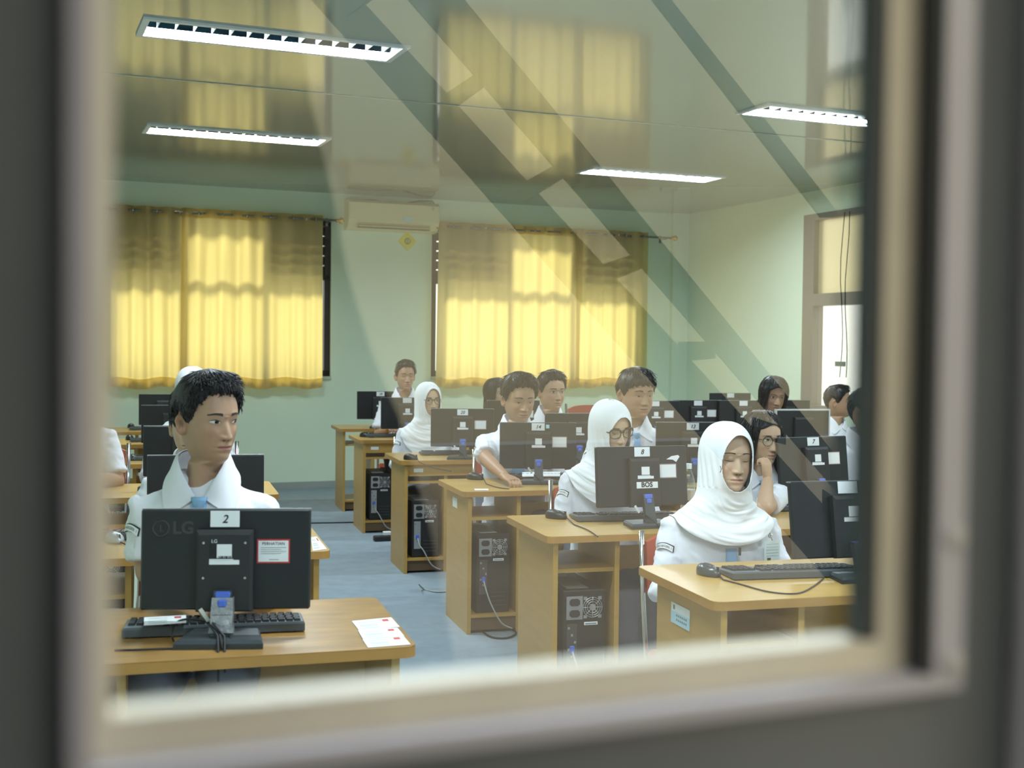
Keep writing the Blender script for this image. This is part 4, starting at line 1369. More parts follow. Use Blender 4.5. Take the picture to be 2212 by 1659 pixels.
            def brow(a, b):
                x = sg * (.0145 + .037 * a)
                z = (.0185 if s.fem else .0195) + (.0040 if s.fem else .0048) * math.sin(min(1, a * 1.15) * 2.3) - .0035 * a
                t = .0036 * (1 - .55 * a) * s.brow * (.55 if s.fem else 1)
                return x, z + (b - .5) * 2 * t
            s.patch(bm, brow, 14, 2, .0011, 0)
            out.append((mb, bm))
        return out

def remesh(parts, voxel, smooth_it=4):
    """voxel union of closed shapes -> vertices, faces"""
    me = parts.mesh('tmp', [])
    o = bpy.data.objects.new('tmp', me)
    COL.objects.link(o)
    md = o.modifiers.new('r', 'REMESH')
    md.mode = 'VOXEL'
    md.voxel_size = voxel
    if smooth_it:
        sm = o.modifiers.new('s', 'SMOOTH')
        sm.iterations = smooth_it
        sm.factor = 0.5
    dg = bpy.context.evaluated_depsgraph_get()
    ev = bpy.data.meshes.new_from_object(o.evaluated_get(dg))
    V = np.empty(len(ev.vertices) * 3, dtype=np.float32)
    ev.vertices.foreach_get('co', V)
    V = V.reshape(-1, 3)
    F = [tuple(p.vertices) for p in ev.polygons]
    N = np.empty(len(ev.vertices) * 3, dtype=np.float32)
    ev.vertices.foreach_get('normal', N)
    N = N.reshape(-1, 3)
    bpy.data.objects.remove(o)
    bpy.data.meshes.remove(me)
    bpy.data.meshes.remove(ev)
    return V, F, N

_hands = {}
def hand_shape(curl, sg):
    """wrist at the origin, fingers along -y, back of the hand up (+z); thumb on the side sg"""
    key = (round(curl, 2), sg)
    if key in _hands:
        return _hands[key]
    mb = MB()
    rs = []
    for y, w, h, z in ((.025, .026, .020, 0), (0, .027, .020, 0), (-.02, .033, .018, .001), (-.05, .040, .0165, .002), (-.078, .041, .0145, .001), (-.090, .037, .011, 0)):
        rs.append([Vector((w * math.cos(2*math.pi*j/16), y, z + h * math.sin(2*math.pi*j/16))) for j in range(16)])
    mb.rings(rs)
    for k, (fx, L, r) in enumerate(((.030, .070, .0088), (.0105, .079, .0092), (-.0095, .073, .0088), (-.0285, .056, .0078))):
        x = fx * sg
        p = Vector((x, -.080, .002))
        a = R(-6) - curl * .55
        pts, rr = [p + Vector((0, .02, 0)), p], [r * 1.05, r * 1.05]
        for seg, (q, cu) in enumerate(((.45, 1.0), (.30, 1.15), (.25, .8))):
            d = Vector((x * .10 * (1 - curl * .4), -math.cos(a), math.sin(a)))
            p = p + d * (L * q)
            pts.append(p)
            rr.append(r * (1.0, .92, .78)[seg])
            a -= curl * cu
        mb.tube(pts, rr, 10)
        mb.ball(pts[-1], rr[-1], rr[-1], rr[-1], 8, 6)
    # thumb from the side of the palm near its base
    tp = [Vector((sg * .022, -.020, -.004)), Vector((sg * .040, -.042, -.012)), Vector((sg * (.050 - .016 * curl), -.068, -.018)), Vector((sg * (.050 - .030 * curl), -.090, -.020 - .004 * curl))]
    mb.tube(tp, [.014, .0125, .0105, .0085], 10)
    mb.ball(tp[-1], .0085, .0085, .0085, 8, 6)
    V, F, N = remesh(mb, .0026, 3)
    _hands[key] = (V, F)
    return _hands[key]

# ------------------------------------------------------------------ hair and head scarf
def hairline(ph, style):
    a = abs(math.degrees(ph))
    tab = [(0, .076), (25, .075), (40, .070), (52, .056), (64, .036), (74, .010), (82, -.008), (88, -.010), (94, .020), (108, .026), (122, -.002), (135, -.036), (160, -.058), (180, -.060)]
    if style == 'fringe':
        tab = [(0, .046), (25, .046), (42, .040), (58, .030), (70, .012), (78, -.006), (86, -.012), (92, .016), (108, .022), (122, -.004), (135, -.040), (160, -.060), (180, -.062)]
    return interp(tab, a, 1) + .0035 * math.sin(ph * 17 + 1) + .0025 * math.sin(ph * 41)

def tuft(mb, p, d, n, L, r, bend, rn, seg=4):
    pts, rr = [], []
    for i in range(seg + 1):
        t = i / seg
        pts.append(p + d * (L * t) + n * (bend * L * (t - t * t * 1.25)))
        rr.append(r * (1 - t) ** .7 + .0003)
    mb.tube(pts, rr, 3)

def short_hair(hd, vol=.020, style='side', tufts=320, seed=1, side=.006, messy=.35):
    rn = random.Random(seed)
    mb = MB()
    NP, NT = 72, 18
    def thick(ph, t):
        a = abs(ph) / math.pi
        top = (1 - t) ** .55
        edge_ = smooth(1.0, .86, t)
        frontal = 1.0 + .35 * math.cos(ph) * (1 - a)
        return (.0012 + (side + (vol - side) * top * frontal) * edge_)
    def pt(ph, t):
        zl = hairline(ph, style)
        z = .1178 - (.1178 - zl) * t ** 1.55
        p = hd.base(ph, z, thick(ph, t))
        if t < .001:
            p = Vector((0, 0, .1178 + vol))
        nz_ = noise.noise(Vector((p.x * 42 + seed, p.y * 42, p.z * 30)))
        return p + (p - Vector((0, 0, 0.0))).normalized() * (nz_ * .0028 * min(1, 1.4 - t))
    rs = [[pt(2*math.pi*j/NP - math.pi, i / NT) for j in range(NP)] for i in range(NT + 1)]
    mb.rings(rs, 0, True, False, False)
    for k in range(tufts):
        ph = rn.uniform(-math.pi, math.pi)
        t = rn.uniform(.05, .93) if rn.random() < .8 else rn.uniform(.75, .97)
        p, q = pt(ph, t), pt(ph + rn.uniform(-.1, .1), min(1.0, t + .06))
        dn = (q - p).normalized()
        n = p.normalized()
        fl = noise.noise(Vector((p.x * 14 + seed, p.y * 14, p.z * 14)))
        f2 = noise.noise(Vector((p.x * 17, p.y * 17 + seed, p.z * 17)))
        fwd_ = Vector((.9 * fl + .25, -1 if abs(ph) < 2.0 else -.2, .25 * f2))
        d = (dn * 1.0 + fwd_ * (.8 * (1 - t)) + (Vector((rn.uniform(-1, 1), rn.uniform(-1, 1), rn.uniform(-.5, .7))) * .35 + Vector((fl, f2, .6 * fl))) * messy * (.5 if t > .6 else 1) + n * (.10 + .25 * messy * max(0, f2))).normalized()
        L = rn.uniform(.034, .060) * (1.0 - .62 * t)
        if abs(ph) < .9 and t > .8:
            L = rn.uniform(.014, .024)
        tuft(mb, p - n * .002, d, n, L, rn.uniform(.0012, .0026), .16, rn)
    return mb

def long_hair(hd, low=-.13, vol=.011, part=48, seed=1, tufts=260, back=None, parted=0.0):
    rn = random.Random(seed)
    mb = MB()
    NP, NT = 84, 26
    back = low if back is None else back
    def zl(ph):
        a = abs(math.degrees(ph))
        hang = low + (back - low) * smooth(60, 150, a)
        top = .068 - .022 * smooth(0, part, abs(a - parted))
        return top + (hang - top) * smooth(part - 2, part + 13, a)
    def pt(ph, t):
        z0 = zl(ph)
        z = .1178 - (.1178 - z0) * t ** (1.55 if z0 > 0 else 1.25)
        th = (.004 + vol * (1 - .35 * t)) if t < .999 else .003
        zz = max(z, -.030)
        p = hd.base(ph, zz, th)
        if z < -.030:
            k = (-.030 - z)
            p.z = z
            p.x *= 1 + 1.1 * k * (.5 + abs(math.sin(ph))) - 2.6 * k * k
            p.y = p.y * (1 - .4 * k) + .10 * k * (0 if p.y > 0 else 1)
        if t < .001:
            p = Vector((0, 0, .1178 + vol))
        r_ = noise.noise(Vector((ph * 9 + seed, p.z * 6, seed)))
        return p + Vector((p.x, p.y, 0)).normalized() * (r_ * .003)
    rs = [[pt(2*math.pi*j/NP - math.pi, i / NT) for j in range(NP)] for i in range(NT + 1)]
    mb.rings(rs, 0, True, False, False)
    for k in range(tufts):
        ph = rn.uniform(-math.pi, math.pi)
        front_ = abs(math.degrees(ph)) < part + 6
        t = rn.uniform(.05, .70) if front_ else rn.uniform(.05, .90)
        dt = (rn.uniform(.18, .32) if front_ else rn.uniform(.10, .22))
        sw = rn.uniform(-.05, .05)
        h0 = rn.uniform(.0005, .0022)
        pts_, rr_ = [], []
        r0 = rn.uniform(.0012, .0024)
        for i in range(7):
            q = pt(ph + sw * i / 6, min(1.0 if front_ else 1.02, t + dt * i / 6))
            pts_.append(q + Vector((q.x, q.y, max(0, q.z))).normalized() * (h0 + (.004 * (i / 6) ** 2 * rn.random())))
            rr_.append(r0 * (1 - .85 * (i / 6) ** 2))
        mb.tube(pts_, rr_, 3)
    return mb

HJ = [(-.42, .215, .165, .140), (-.36, .213, .158, .136), (-.30, .208, .150, .130), (-.25, .195, .138, .124), (-.215, .170, .122, .118), (-.19, .142, .106, .112), (-.165, .117, .092, .106), (-.142, .101, .083, .101),
      (-.118, .0925, .086, .098), (-.09, .0885, .0955, .098), (-.06, .0875, .0985, .099), (-.02, .0870, .1000, .107), (.02, .0875, .1015, .109), (.05, .0840, .0980, .106), (.08, .0740, .0850, .095), (.105, .0570, .0640, .076), (.12, .036, .040, .05), (.128, .010, .012, .015)]
def hijab_geo(seed, chest=.40, side_=.27, oval=(.0565, .094, -.014), peak=.004, head_rot=None, fold=1.0):
    """open cloth surface from crown to hem with an oval face opening"""
    NP, NT = 132, 120
    rn = random.Random(seed)
    ph0 = rn.uniform(0, 6)
    ow, oh, oz = oval
    def inside(x, z):
        t = (z - oz) / oh
        w = ow * (1 - .10 * t) if t < 0 else ow * (1 - .06 * t)
        return (abs(x) / w) ** 2.15 + abs(t) ** 2.15
    pts = []
    for i in range(NT + 1):
        t = i / NT
        for j in range(NP):
            u = j / NP * 2 - 1
            ph = math.pi * (.55 * u + .45 * u ** 3)
            a = abs(ph) / math.pi
            hem = -chest * smooth(.50, .0, a) - side_ * smooth(.0, .5, a) * (1 if a < .5 else 1)
            if a > .5:
                hem = -side_ - .07 * smooth(.5, 1, a)
            z = .128 + (hem - .128) * (t ** 1.12)
            w, f, b = (interp(HJ, z, k) for k in (1, 2, 3))
            sx, cx = math.sin(ph), math.cos(ph)
            n = 2.15
            p = Vector((w * math.copysign(abs(sx) ** (2/n), sx), -(f if cx > 0 else b) * math.copysign(abs(cx) ** (2/n), cx), z))
            out = Vector((p.x, p.y, 0)).normalized() if (p.x or p.y) else Vector((0, 0, 1))
            # draped folds: swags hanging across the chest, pulled to the shoulders
            if z < -.10:
                k = smooth(-.10, -.17, z) * fold
                r_ = math.hypot(p.x * .9 - .03, z + .06)
                an = math.atan2(p.x - .03, -(z + .04))
                n1 = noise.noise(Vector((r_ * 21 + .25 * math.sin(an * 2 + ph0), an * .9, seed * 1.7)))
                n2 = noise.noise(Vector((r_ * 46, an * 1.6 + 7, seed * 2.3)))
                n3 = noise.noise(Vector((p.x * 12, p.y * 12, z * 9 + seed)))
                p += out * (k * (.013 * (.5 - abs(n1) * 1.6) + .006 * (.4 - abs(n2) * 1.5) + .004 * n3) * (1 if cx > -.2 else .5))
            else:
                k = smooth(.06, -.06, z) * fold
                p += out * (k * .0022 * math.sin(ph * 22 + z * 60 + ph0) * smooth(.35, .9, abs(ph)))
            pts.append(p)
    dist = [inside(p.x, p.z) if p.y < -.02 and p.z > -.16 else 9 for p in pts]
    F = []
    n = NP
    for i in range(NT):
        for j in range(NP):
            k = (j + 1) % NP
            q = (i*n + j, i*n + k, (i+1)*n + k, (i+1)*n + j)
            if sum(1 for a in q if dist[a] < 1) >= 2:
                continue
            F.append(q)
    F.append(tuple(range(n)))
    used = set(a for q in F for a in q)
    for a in used:                                  # pull the rim of the opening onto the oval, lift it a little as a brim
        d = dist[a]
        if d < 1.45:
            p = pts[a]
            if d < 1.12:
                k = 1.03 / max(d, .2) ** (1/2.15)
                p.x *= k
                p.z = oz + (p.z - oz) * k
            lift = smooth(1.45, 1.0, d)
            p.y -= lift * (.006 + peak * smooth(.03, .09, p.z))
    return pts, F
# ------------------------------------------------------------------ people: bodies, clothes, poses
TORSO = [(-.02, .165, .115, .130), (.05, .170, .120, .135), (.15, .158, .118, .118), (.27, .165, .122, .112), (.36, .178, .122, .112), (.44, .180, .112, .108), (.49, .160, .096, .098), (.525, .122, .082, .088), (.555, .088, .070, .080), (.580, .074, .060, .074), (.60, .064, .056, .072)]
HEAD_Z = 0.735

def ring_at(tab, z, n=40, grow=0.0, dip=0.0):
    w, f, b = (interp(tab, z, k) + grow for k in (1, 2, 3))
    r_ = []
    for j in range(n):
        a = 2 * math.pi * j / n
        sx, cx = math.sin(a), math.cos(a)
        e = 2 / 2.4
        r_.append(Vector((w * math.copysign(abs(sx) ** e, sx), -(f if cx > 0 else b) * math.copysign(abs(cx) ** e, cx), z - dip * (1 + cx) / 2)))
    return r_

CHAIRS = {
    'student in white shirt and blue tie looking right behind monitor two': 'red chair of the student at monitor two',
    'student almost hidden behind the student at monitor two, one ear showing': 'red chair second in the left column',
    'student in white headscarf far behind the student at monitor two': 'red chair of the headscarfed student in the left column',
    'student in white short-sleeved shirt cut off by the left door frame': 'red chair beside the left door frame',
    'student in open-collared white shirt with closed eyes near the back wall': 'red chair nearest the back wall behind monitor eighteen',
    'student in white headscarf and round glasses behind monitor twenty': 'red chair behind monitor twenty',
    'student mostly hidden by a monitor below the right curtain': 'red chair of the student mostly hidden below the right curtain',
    'student looking down behind monitor fourteen with one hand on the desk': 'red chair behind monitor fourteen',
    'student with grey-blue tie sitting just behind the student at monitor fourteen': 'red chair of the student with the grey-blue tie',
    'student with bright blue tie looking down behind monitor thirteen': 'red chair behind monitor thirteen',
    'student in white headscarf and dark cat-eye glasses behind monitor eight': 'red chair behind monitor eight',
    'student in white headscarf with closed eyes and an identity card at the front right': 'red chair of the front right student with the identity card',
    'student in thin glasses and blue tie resting the chin on one hand': 'red chair of the student resting the chin on one hand',
    'student in white collared shirt looking down left of the bright window': 'red chair left of the bright window',
    'student in white shirt turned right in front of the bright window': 'red chair in front of the bright window',
    'student in white shirt cut off by the right door frame': 'red chair beside the right door frame',
}
def person(label, px, py, d, face=0.0, yaw=0.0, pitch=0.0, roll=0.0, sc=1.0, hs=1.0, skin=0, head=None, hair=None, hijab=None, lower='trousers', arms=None, long_sleeve=False,
           tie=True, near=False, glasses=None, patch=True, stout=1.0, lean=0.0, hem_gap=0.0, extra=None, legs=True, vox=None, collar=True, chair=True):
    """px, py, d: where the centre of the head (eye line) sits; face: body turn (0 = faces local -y at the desk angle)"""
    hd = head or Head()
    hc = at_d(px, py, d)
    rz = DESK_A * 0.4 + face
    S = hc.z - HEAD_Z * sc
    hy = -.035 - lean
    off = Matrix.Rotation(rz, 3, 'Z') @ Vector((0, hy * sc, 0))
    t = thing('person', label, 'person', (hc.x - off.x, hc.y - off.y, 0), rz, 'students at the computers')
    L = Matrix.Translation((0, 0, S)) @ Matrix.Scale(sc, 4)          # body space (seat = 0) -> thing space
    inv = (Matrix.Translation(t.location) @ Matrix.Rotation(rz, 4, 'Z') @ L).inverted()
    def to_body(p):
        return inv @ Vector(p)
    HR = Matrix.Rotation(yaw - 0, 4, 'Z') @ Matrix.Rotation(pitch, 4, 'X') @ Matrix.Rotation(roll, 4, 'Y')
    k_h = hs / sc
    piv = Vector((0, .02, -.10))
    def pose_head(p, bend=True):
        """head space -> body space with the neck turning smoothly"""
        p = Vector(p)
        wgt = smooth(-.235, -.115, p.z) if bend else 1.0
        q = piv + HR @ (p - piv)
        if wgt < 1:
            rot = Matrix.Rotation(yaw * wgt, 4, 'Z') @ Matrix.Rotation(pitch * wgt, 4, 'X') @ Matrix.Rotation(roll * wgt, 4, 'Y')
            q = piv + rot @ (p - piv)
        q = Vector((q.x, q.y, q.z)) * k_h
        return Vector((q.x, q.y + hy, q.z + HEAD_Z))
    # ---- arms
    A = {}
    for sg in (-1, 1):
        a = (arms or {}).get(sg, {})
        sh = Vector((sg * .160 * stout, .005 - lean * .8, .470))
        el = to_body(a['elbow']) if 'elbow' in a else Vector((sg * .225 * stout, -.06, .255))
        wr = to_body(a['wrist']) if 'wrist' in a else Vector((sg * .135, -.285, .30))
        A[sg] = (sh, el, wr, a)
    # ---- body: head, neck, chest as one loft, arms and hands continuous with it
    V, F, T = hd.geometry(88 if near else 64)
    V = [L @ pose_head(p) for p in V]
    body = MB()
    body.add(V, F, 0, True)
    tint = list(T)
    for sg in (-1, 1):
        sh, el, wr, a = A[sg]
        am = MB()
        am.tube([sh, sh.lerp(el, .5), el], [.048, .044, .039], 16)
        am.tube([el, el.lerp(wr, .35), wr], [.039, .038, .025], 16)
        am.ball(el, .0395, .0395, .0395, 14, 10)
        av, af, _n = remesh(am, .007, 4)
        hv, hf = hand_shape(a.get('curl', .45), -sg)
        fd = (wr - el).normalized()
        if 'hdir' in a:
            fd = (inv.to_3x3() @ Vector(a['hdir'])).normalized()
        up = Vector(a.get('hup', (0, 0, 1)))
        X = (-fd).cross(up)
        X.normalize()
        X = up.cross(-fd).normalized() * -1 if X.length < .1 else X
        Z = X.cross(-fd).normalized()
        HM = Matrix(((X.x, -fd.x, Z.x, wr.x), (X.y, -fd.y, Z.y, wr.y), (X.z, -fd.z, Z.z, wr.z), (0, 0, 0, 1)))
        body.add([L @ Vector(v.tolist()) for v in av], af, 0, True)
        body.add([L @ (HM @ (Vector(v.tolist()) * (.92 if hd.fem else 1.0))) for v in hv], hf, 0, True)
        tint += [[1, .96, .94]] * (len(av) + len(hv))
    me = body.mesh('body', SKINS[skin])
    ca = me.color_attributes.new('tint', 'FLOAT_COLOR', 'POINT')
    flat = []
    for c in tint:
        flat += [c[0], c[1], c[2], 1.0]
    ca.data.foreach_set('color', flat)
    link('body', me, t)
    for mb_, bm_ in hd.eyes():
        mb_.v = [tuple(L @ pose_head(p, False)) for p in mb_.v]
        mb_.build('eye', [EYEW, IRIS, LASH], t)
        bm_.v = [tuple(L @ pose_head(p, False)) for p in bm_.v]
        bm_.build('eyebrow', BROW, t)
    # ---- shirt
    sm = MB()
    tz = [-.02, .02, .08, .15, .21, .27, .33, .39, .44, .475, .50, .525, .545, .562, .578, .592]
    rs = []
    for z in tz:
        r_ = ring_at(TORSO, z, 40, .004)
        for p in r_:
            kz = smooth(.45, .60, z)
            p.x *= 1 + (stout - 1) * (1 - .5 * kz)
            p.y *= 1 + (stout - 1) * .9 * (1 - kz)
            p.y -= lean * smooth(.0, .55, z)
            p.z -= (.050 if collar else .01) * smooth(.50, .59, z) * max(0, -p.y - lean * .0) / .07 * .5
        rs.append(r_)
    sm.rings(rs, 0, True)
    for sg in (-1, 1):
        sh, el, wr, a = A[sg]
        inn = sh + Vector((-sg * .07, 0, .022))
        if long_sleeve:
            sm.tube([inn, sh + Vector((sg*.008, 0, 0)), sh.lerp(el, .45), el, el.lerp(wr, .5), el.lerp(wr, .93)], [.050, .056, .056, .050, .045, .037], 18)
        else:
            e = sh.lerp(el, .82)
            sm.tube([inn, sh + Vector((sg*.008, 0, 0)), sh.lerp(el, .35), sh.lerp(el, .6), e], [.050, .056, .060, .061, .062], 18)
    vx = vox or (.0065 if near else .010)
    SV, SF, SN = remesh(sm, vx, 5)
    sd = hash(label) % 97
    out = []
    for p, n in zip(SV, SN):
        q = Vector(p.tolist())
        ax = abs(q.x)
        arm = smooth(.15, .21, ax)
        f1 = noise.noise(Vector((q.x * 9 + sd, q.y * 9, q.z * (20 if arm > .4 else 8))))
        f2 = noise.noise(Vector((q.x * 26 + q.z * 16, q.y * 22, q.z * 26 + sd)))
        amp = .0115 if arm > .4 else .0080
        amp *= smooth(.60, .50, q.z)
        dd = amp * (f1 + .55 * (1 - 2 * abs(f2)) * (.7 if arm > .3 else .5)) * .9
        out.append(L @ (q + Vector(n.tolist()) * dd))
    shirt = MB().add(out, SF, 0, True).build('shirt', SHIRT, t)
    bvh = BVHTree.FromPolygons([tuple(v) for v in out], SF)
    tm_ = MB().rings(rs, 0, True)
    bvh_t = BVHTree.FromPolygons([tuple(L @ Vector(v)) for v in tm_.v], tm_.f)
    def front(x, z, lift=.003):
        """thing-space point on the shirt's front for body x, z"""
        o_ = L @ Vector((x, -1.0, z))
        h = bvh_t.ray_cast(o_, Vector((0, 1, 0)))
        q = h[0] if h[0] else L @ Vector((x, -.12, z))
        return q + Vector((0, -lift - .003, 0))
    def outer(sg, c, s_, z, lift=.003):
        """thing-space point on the outer front of a sleeve: s_ metres sideways of the centre c, at body height z"""
        n_ = Vector((sg * .72, -.69, 0))
        e_ = Vector((.69, .72 * sg, 0)) if sg > 0 else Vector((.69, -.72, 0))
        o_ = L @ (Vector((c.x, c.y, z)) + e_ * s_ + n_ * .5)
        h = bvh.ray_cast(o_, -n_)
        q = h[0] if h[0] else L @ (Vector((c.x, c.y, z)) + e_ * s_ + n_ * .06)
        return q + n_ * lift
    # ---- collar and tie
    if collar:
        FOLD = [(0, .012, -.086, .524), (.12, .030, -.084, .556), (.25, .050, -.068, .590), (.4, .064, -.030, .618), (.55, .066, .015, .633), (.75, .050, .058, .641), (1, .0, .080, .644)]
        EDGE = [(0, .016, -.090, .518), (.12, .056, -.100, .492), (.22, .086, -.098, .478), (.30, .098, -.080, .500), (.42, .106, -.040, .540), (.6, .100, .025, .575), (.8, .068, .080, .588), (1, .0, .104, .590)]
        for sg in (-1, 1):
            top_, bot_ = [], []
            for i in range(19):
                u = i / 18
                f_ = Vector((sg * interp(FOLD, u, 1), interp(FOLD, u, 2) - lean, interp(FOLD, u, 3)))
                e_ = Vector((sg * interp(EDGE, u, 1), interp(EDGE, u, 2) - lean, interp(EDGE, u, 3)))
                row = []
                for k_ in (0, .12, .4, .7, 1):
                    q_ = f_.lerp(e_, k_) + Vector((sg * .006 * math.sin(math.pi * u), -.006 * math.cos(math.pi * u), .008)) * math.sin(math.pi * min(1, k_ * 2.2)) * (1 if k_ < .5 else .4)
                    P_ = L @ q_
                    if u < .27 and k_ > .3:
                        P_.y = min(P_.y, front(q_.x, q_.z, .0095).y)
                    row.append(P_)
                top_.append(row)
                bot_.append([p + Vector((0, .0030, -.0035)) * sc for p in row])
            cm = MB()
            cm.rings(top_, 0, True, False, False, False)
            cm.rings(bot_, 0, True, False, False, False)
            cm.rings([[r_[4] for r_ in top_], [r_[4] for r_ in bot_]], 0, False, False, False, False)
            cm.rings([top_[0], bot_[0]], 0, False, False, False, False)
            cm.build('collar', SHIRT, t)
    if tie:
        tm = MB()
        top_z = .505 if collar else .42
        rows = []
        for i in range(22):
            z = top_z - i * .0165
            w = .019 + .020 * smooth(0, 14, i)
            if collar and i < 3:
                w = (.021, .019, .014)[i]
            row = [front(x * w, z, .012 if i < 3 and collar else .006) for x in (-1, -.5, 0, .5, 1)]
            ym = min(p.y for p in row)
            row = [Vector((p.x, (p.y + ym) / 2, p.z)) for p in row]
            rows.append(row)
        tm.rings(rows, 0, True, False, False, False)
        tm.rings([[p + Vector((0, .004, 0)) for p in r_] for r_ in rows], 0, True, False, False, False)
        tm.build('necktie', TIEM, t, 'light blue necktie')
        if collar:
            c = front(0, .508, .012)
            MB().rings([[c + Vector((x * .021 * kx, y * .012, z)) for x, y in ((-1, .6), (-.7, -.7), (0, -1), (.7, -.7), (1, .6))] for kx, z in ((1.05, .016), (1.0, .006), (.62, -.024))], 0, True).build('tie_knot', TIEM, t)
    # ---- placket line, sleeve badge
    if patch:
        pm = MB()
        bz, by = (.40, -.015)
        sg = -1
        sh, el, wr, a = A[sg]
        ctr = sh.lerp(el, .22)
        rows, inner = [], []
        N_ = 10
        for lev, store in ((0, rows), (1, inner)):
            for r_ in (0, 1):
                line = []
                for i in range(N_ + 1):
                    s_ = (i / N_ - .5)
                    ww, hh = (.072, .022) if lev == 0 else (.0675, .0175)
                    z = ctr.z + (r_ - .5) * hh - 1.6 * s_ * s_ * .03
                    line.append(outer(sg, ctr, s_ * ww, z, (.004 + .0025 * lev)))
                store.append(line)
        pm.rings(rows, 0, True, False, False, False)
        bd = pm.build('sleeve_badge', INK, t, 'black-edged arched school badge')
        MB().rings(inner, 0, True, False, False, False).build('badge_face', WHITEP, bd)
        if near:
            tmx = text_mesh('SMA NEGERI 1', .0105 * sc)
            for v in tmx.vertices:
                s_ = max(-.5, min(.5, v.co.x / (.072 * sc)))
                z = ctr.z + v.co.y / sc - 1.6 * s_ * s_ * .03
                q = outer(sg, ctr, s_ * .072, z, .0085)
                v.co = q
            tmx.materials.clear()
            tmx.materials.append(INK)
            link('lettering', tmx, bd)
    # ---- hair / scarf
    if hijab is not None:
        pts, HF = hijab_geo(sd, **hijab)
        pp = []
        for p in pts:
            q = pose_head(p)
            if p.z < -.13:                                   # lie on the shirt
                k = smooth(-.13, -.22, p.z)
                b_ = Vector((p.x * stout, p.y + hy * .3 - lean * .4, p.z + HEAD_Z))
                q = q.lerp(b_, k)
            pp.append(L @ q)
        # keep the cloth outside the shirt
        tri = bvh
        for i, p in enumerate(pp):
            if pts[i].z < -.15:
                ctr = L @ Vector((0, -lean * .4, .36))
                dirv = (p - ctr)
                ln = dirv.length
                h = tri.ray_cast(ctr + dirv.normalized() * .9, -dirv.normalized())
                if h[0]:
                    need = (h[0] - ctr).length + .007
                    if ln < need:
                        pp[i] = ctr + dirv.normalized() * need
        hm = MB().add(pp, HF, 0, True)
        ho = hm.build('headscarf', HIJABM, t, 'white headscarf draped over the shoulders')
        so = ho.modifiers.new('thickness', 'SOLIDIFY')
        so.thickness = .0030
        so.offset = 0
        if near:
            su = ho.modifiers.new('soft', 'SUBSURF')
            su.levels = su.render_levels = 1
        # under-cap edge inside the opening
    elif hair is not None:
        hair.v = [tuple(L @ pose_head(p, False)) for p in hair.v]
        hair.build('hair', HAIRM, t)
    # ---- glasses
    if glasses:
        gm = MB()
        yg = min(hd.fwd(.032, z) for z in (-.02, 0, .02)) - .006
        def rim(sg, a):
            cx, cz = sg * .0335, -.004
            if glasses == 'cat':
                rx, rz_ = .0275, .0205
                x, z = rx * math.copysign(abs(math.cos(a)) ** .85, math.cos(a)), rz_ * math.copysign(abs(math.sin(a)) ** .85, math.sin(a))
                z += .006 * max(0, x * sg / rx) * (1 if z > -.004 else .25)
            else:
                rx, rz_ = .0255, .0215
                x, z = rx * math.cos(a), rz_ * math.sin(a)
            return Vector((cx + x, yg + .35 * max(0, abs(cx + x) - .03) ** 1.2, cz + z))
        th = .0026 if glasses == 'cat' else .0016
        for sg in (-1, 1):
            loop = [rim(sg, 2*math.pi*i/28) for i in range(29)]
            rad = [th * (1.35 if p.z > .004 else .85) for p in loop]
            gm.tube(loop, rad, 6)
            gm.tube([Vector((sg * .060, yg + .010, .003)), Vector((sg * .068, yg + .03, .004)), Vector((sg * .0775 * hd.wide, -.02, .004)), Vector((sg * .0775 * hd.wide, .005, .0))], th, 5)
        gm.tube([Vector((-.0085, yg, .000)), Vector((0, yg - .002, .004)), Vector((.0085, yg, .000))], th, 6)
        gm.v = [tuple(L @ pose_head(p, False)) for p in gm.v]
        go = gm.build('glasses', mat('dark spectacle frame', (0.03, 0.025, 0.022), .25), t, 'dark framed glasses')
        for sg in (-1, 1):
            lens = [L @ pose_head(rim(sg, 2*math.pi*i/28), False) for i in range(28)]
            MB().add(lens, [tuple(range(28))]).build('lens', PANE, go)
    # ---- lower body and chair
    if legs:
        lm = MB()
        zf = -S / sc
        if lower == 'trousers':
            lm.ball((0, .0, .05), .165, .12, .10, 16, 10)
            for sg in (-1, 1):
                lm.tube([(sg*.08, .02, .06), (sg*.09, -.2, .075), (sg*.10, -.40, .075), (sg*.10, -.435, .02), (sg*.10, -.42, -.15), (sg*.10, -.40, zf + .07)], [.095, .088, .072, .066, .060, .058], 14)
            LV, LF, LN_ = remesh(lm, .014, 5)
        else:
            lm.ball((0, .0, .05), .175, .13, .10, 16, 10)
            for x in (-.09, 0, .09):
                lm.tube([(x, .02, .055), (x * 1.1, -.2, .07), (x * 1.15, -.42, .065), (x * 1.2, -.46, .0), (x * 1.25, -.46, -.18), (x * 1.35, -.46, zf + .10)], [.095, .090, .085, .080, .078, .085], 14)
            LV, LF, LN_ = remesh(lm, .014, 8)
        lo = MB().add([L @ Vector(v.tolist()) for v in LV], LF, 0, True)
        lo.build('trousers' if lower == 'trousers' else 'skirt', GREYCL, t)
        for sg in (-1, 1):
            s_ = MB()
            rr = []
            for y, w, h in ((.045, .022, .03), (.03, .034, .055), (-.03, .037, .06), (-.09, .042, .045), (-.14, .043, .035), (-.18, .032, .025), (-.195, .012, .014)):
                rr.append([Vector((sg * .10 + w * math.cos(2*math.pi*j/14), -.42 + y, zf + max(.004, h * .55 + h * .55 * math.sin(2*math.pi*j/14)))) for j in range(14)])
            s_.rings(rr)
            s_.v = [tuple(L @ Vector(p)) for p in s_.v]
            s_.build('shoe', SHOE, t)
    if extra:
        extra(t, L, front, outer, pose_head)
    if chair:
        make_chair(CHAIRS[label], t.location, rz, S - .012)
    return t

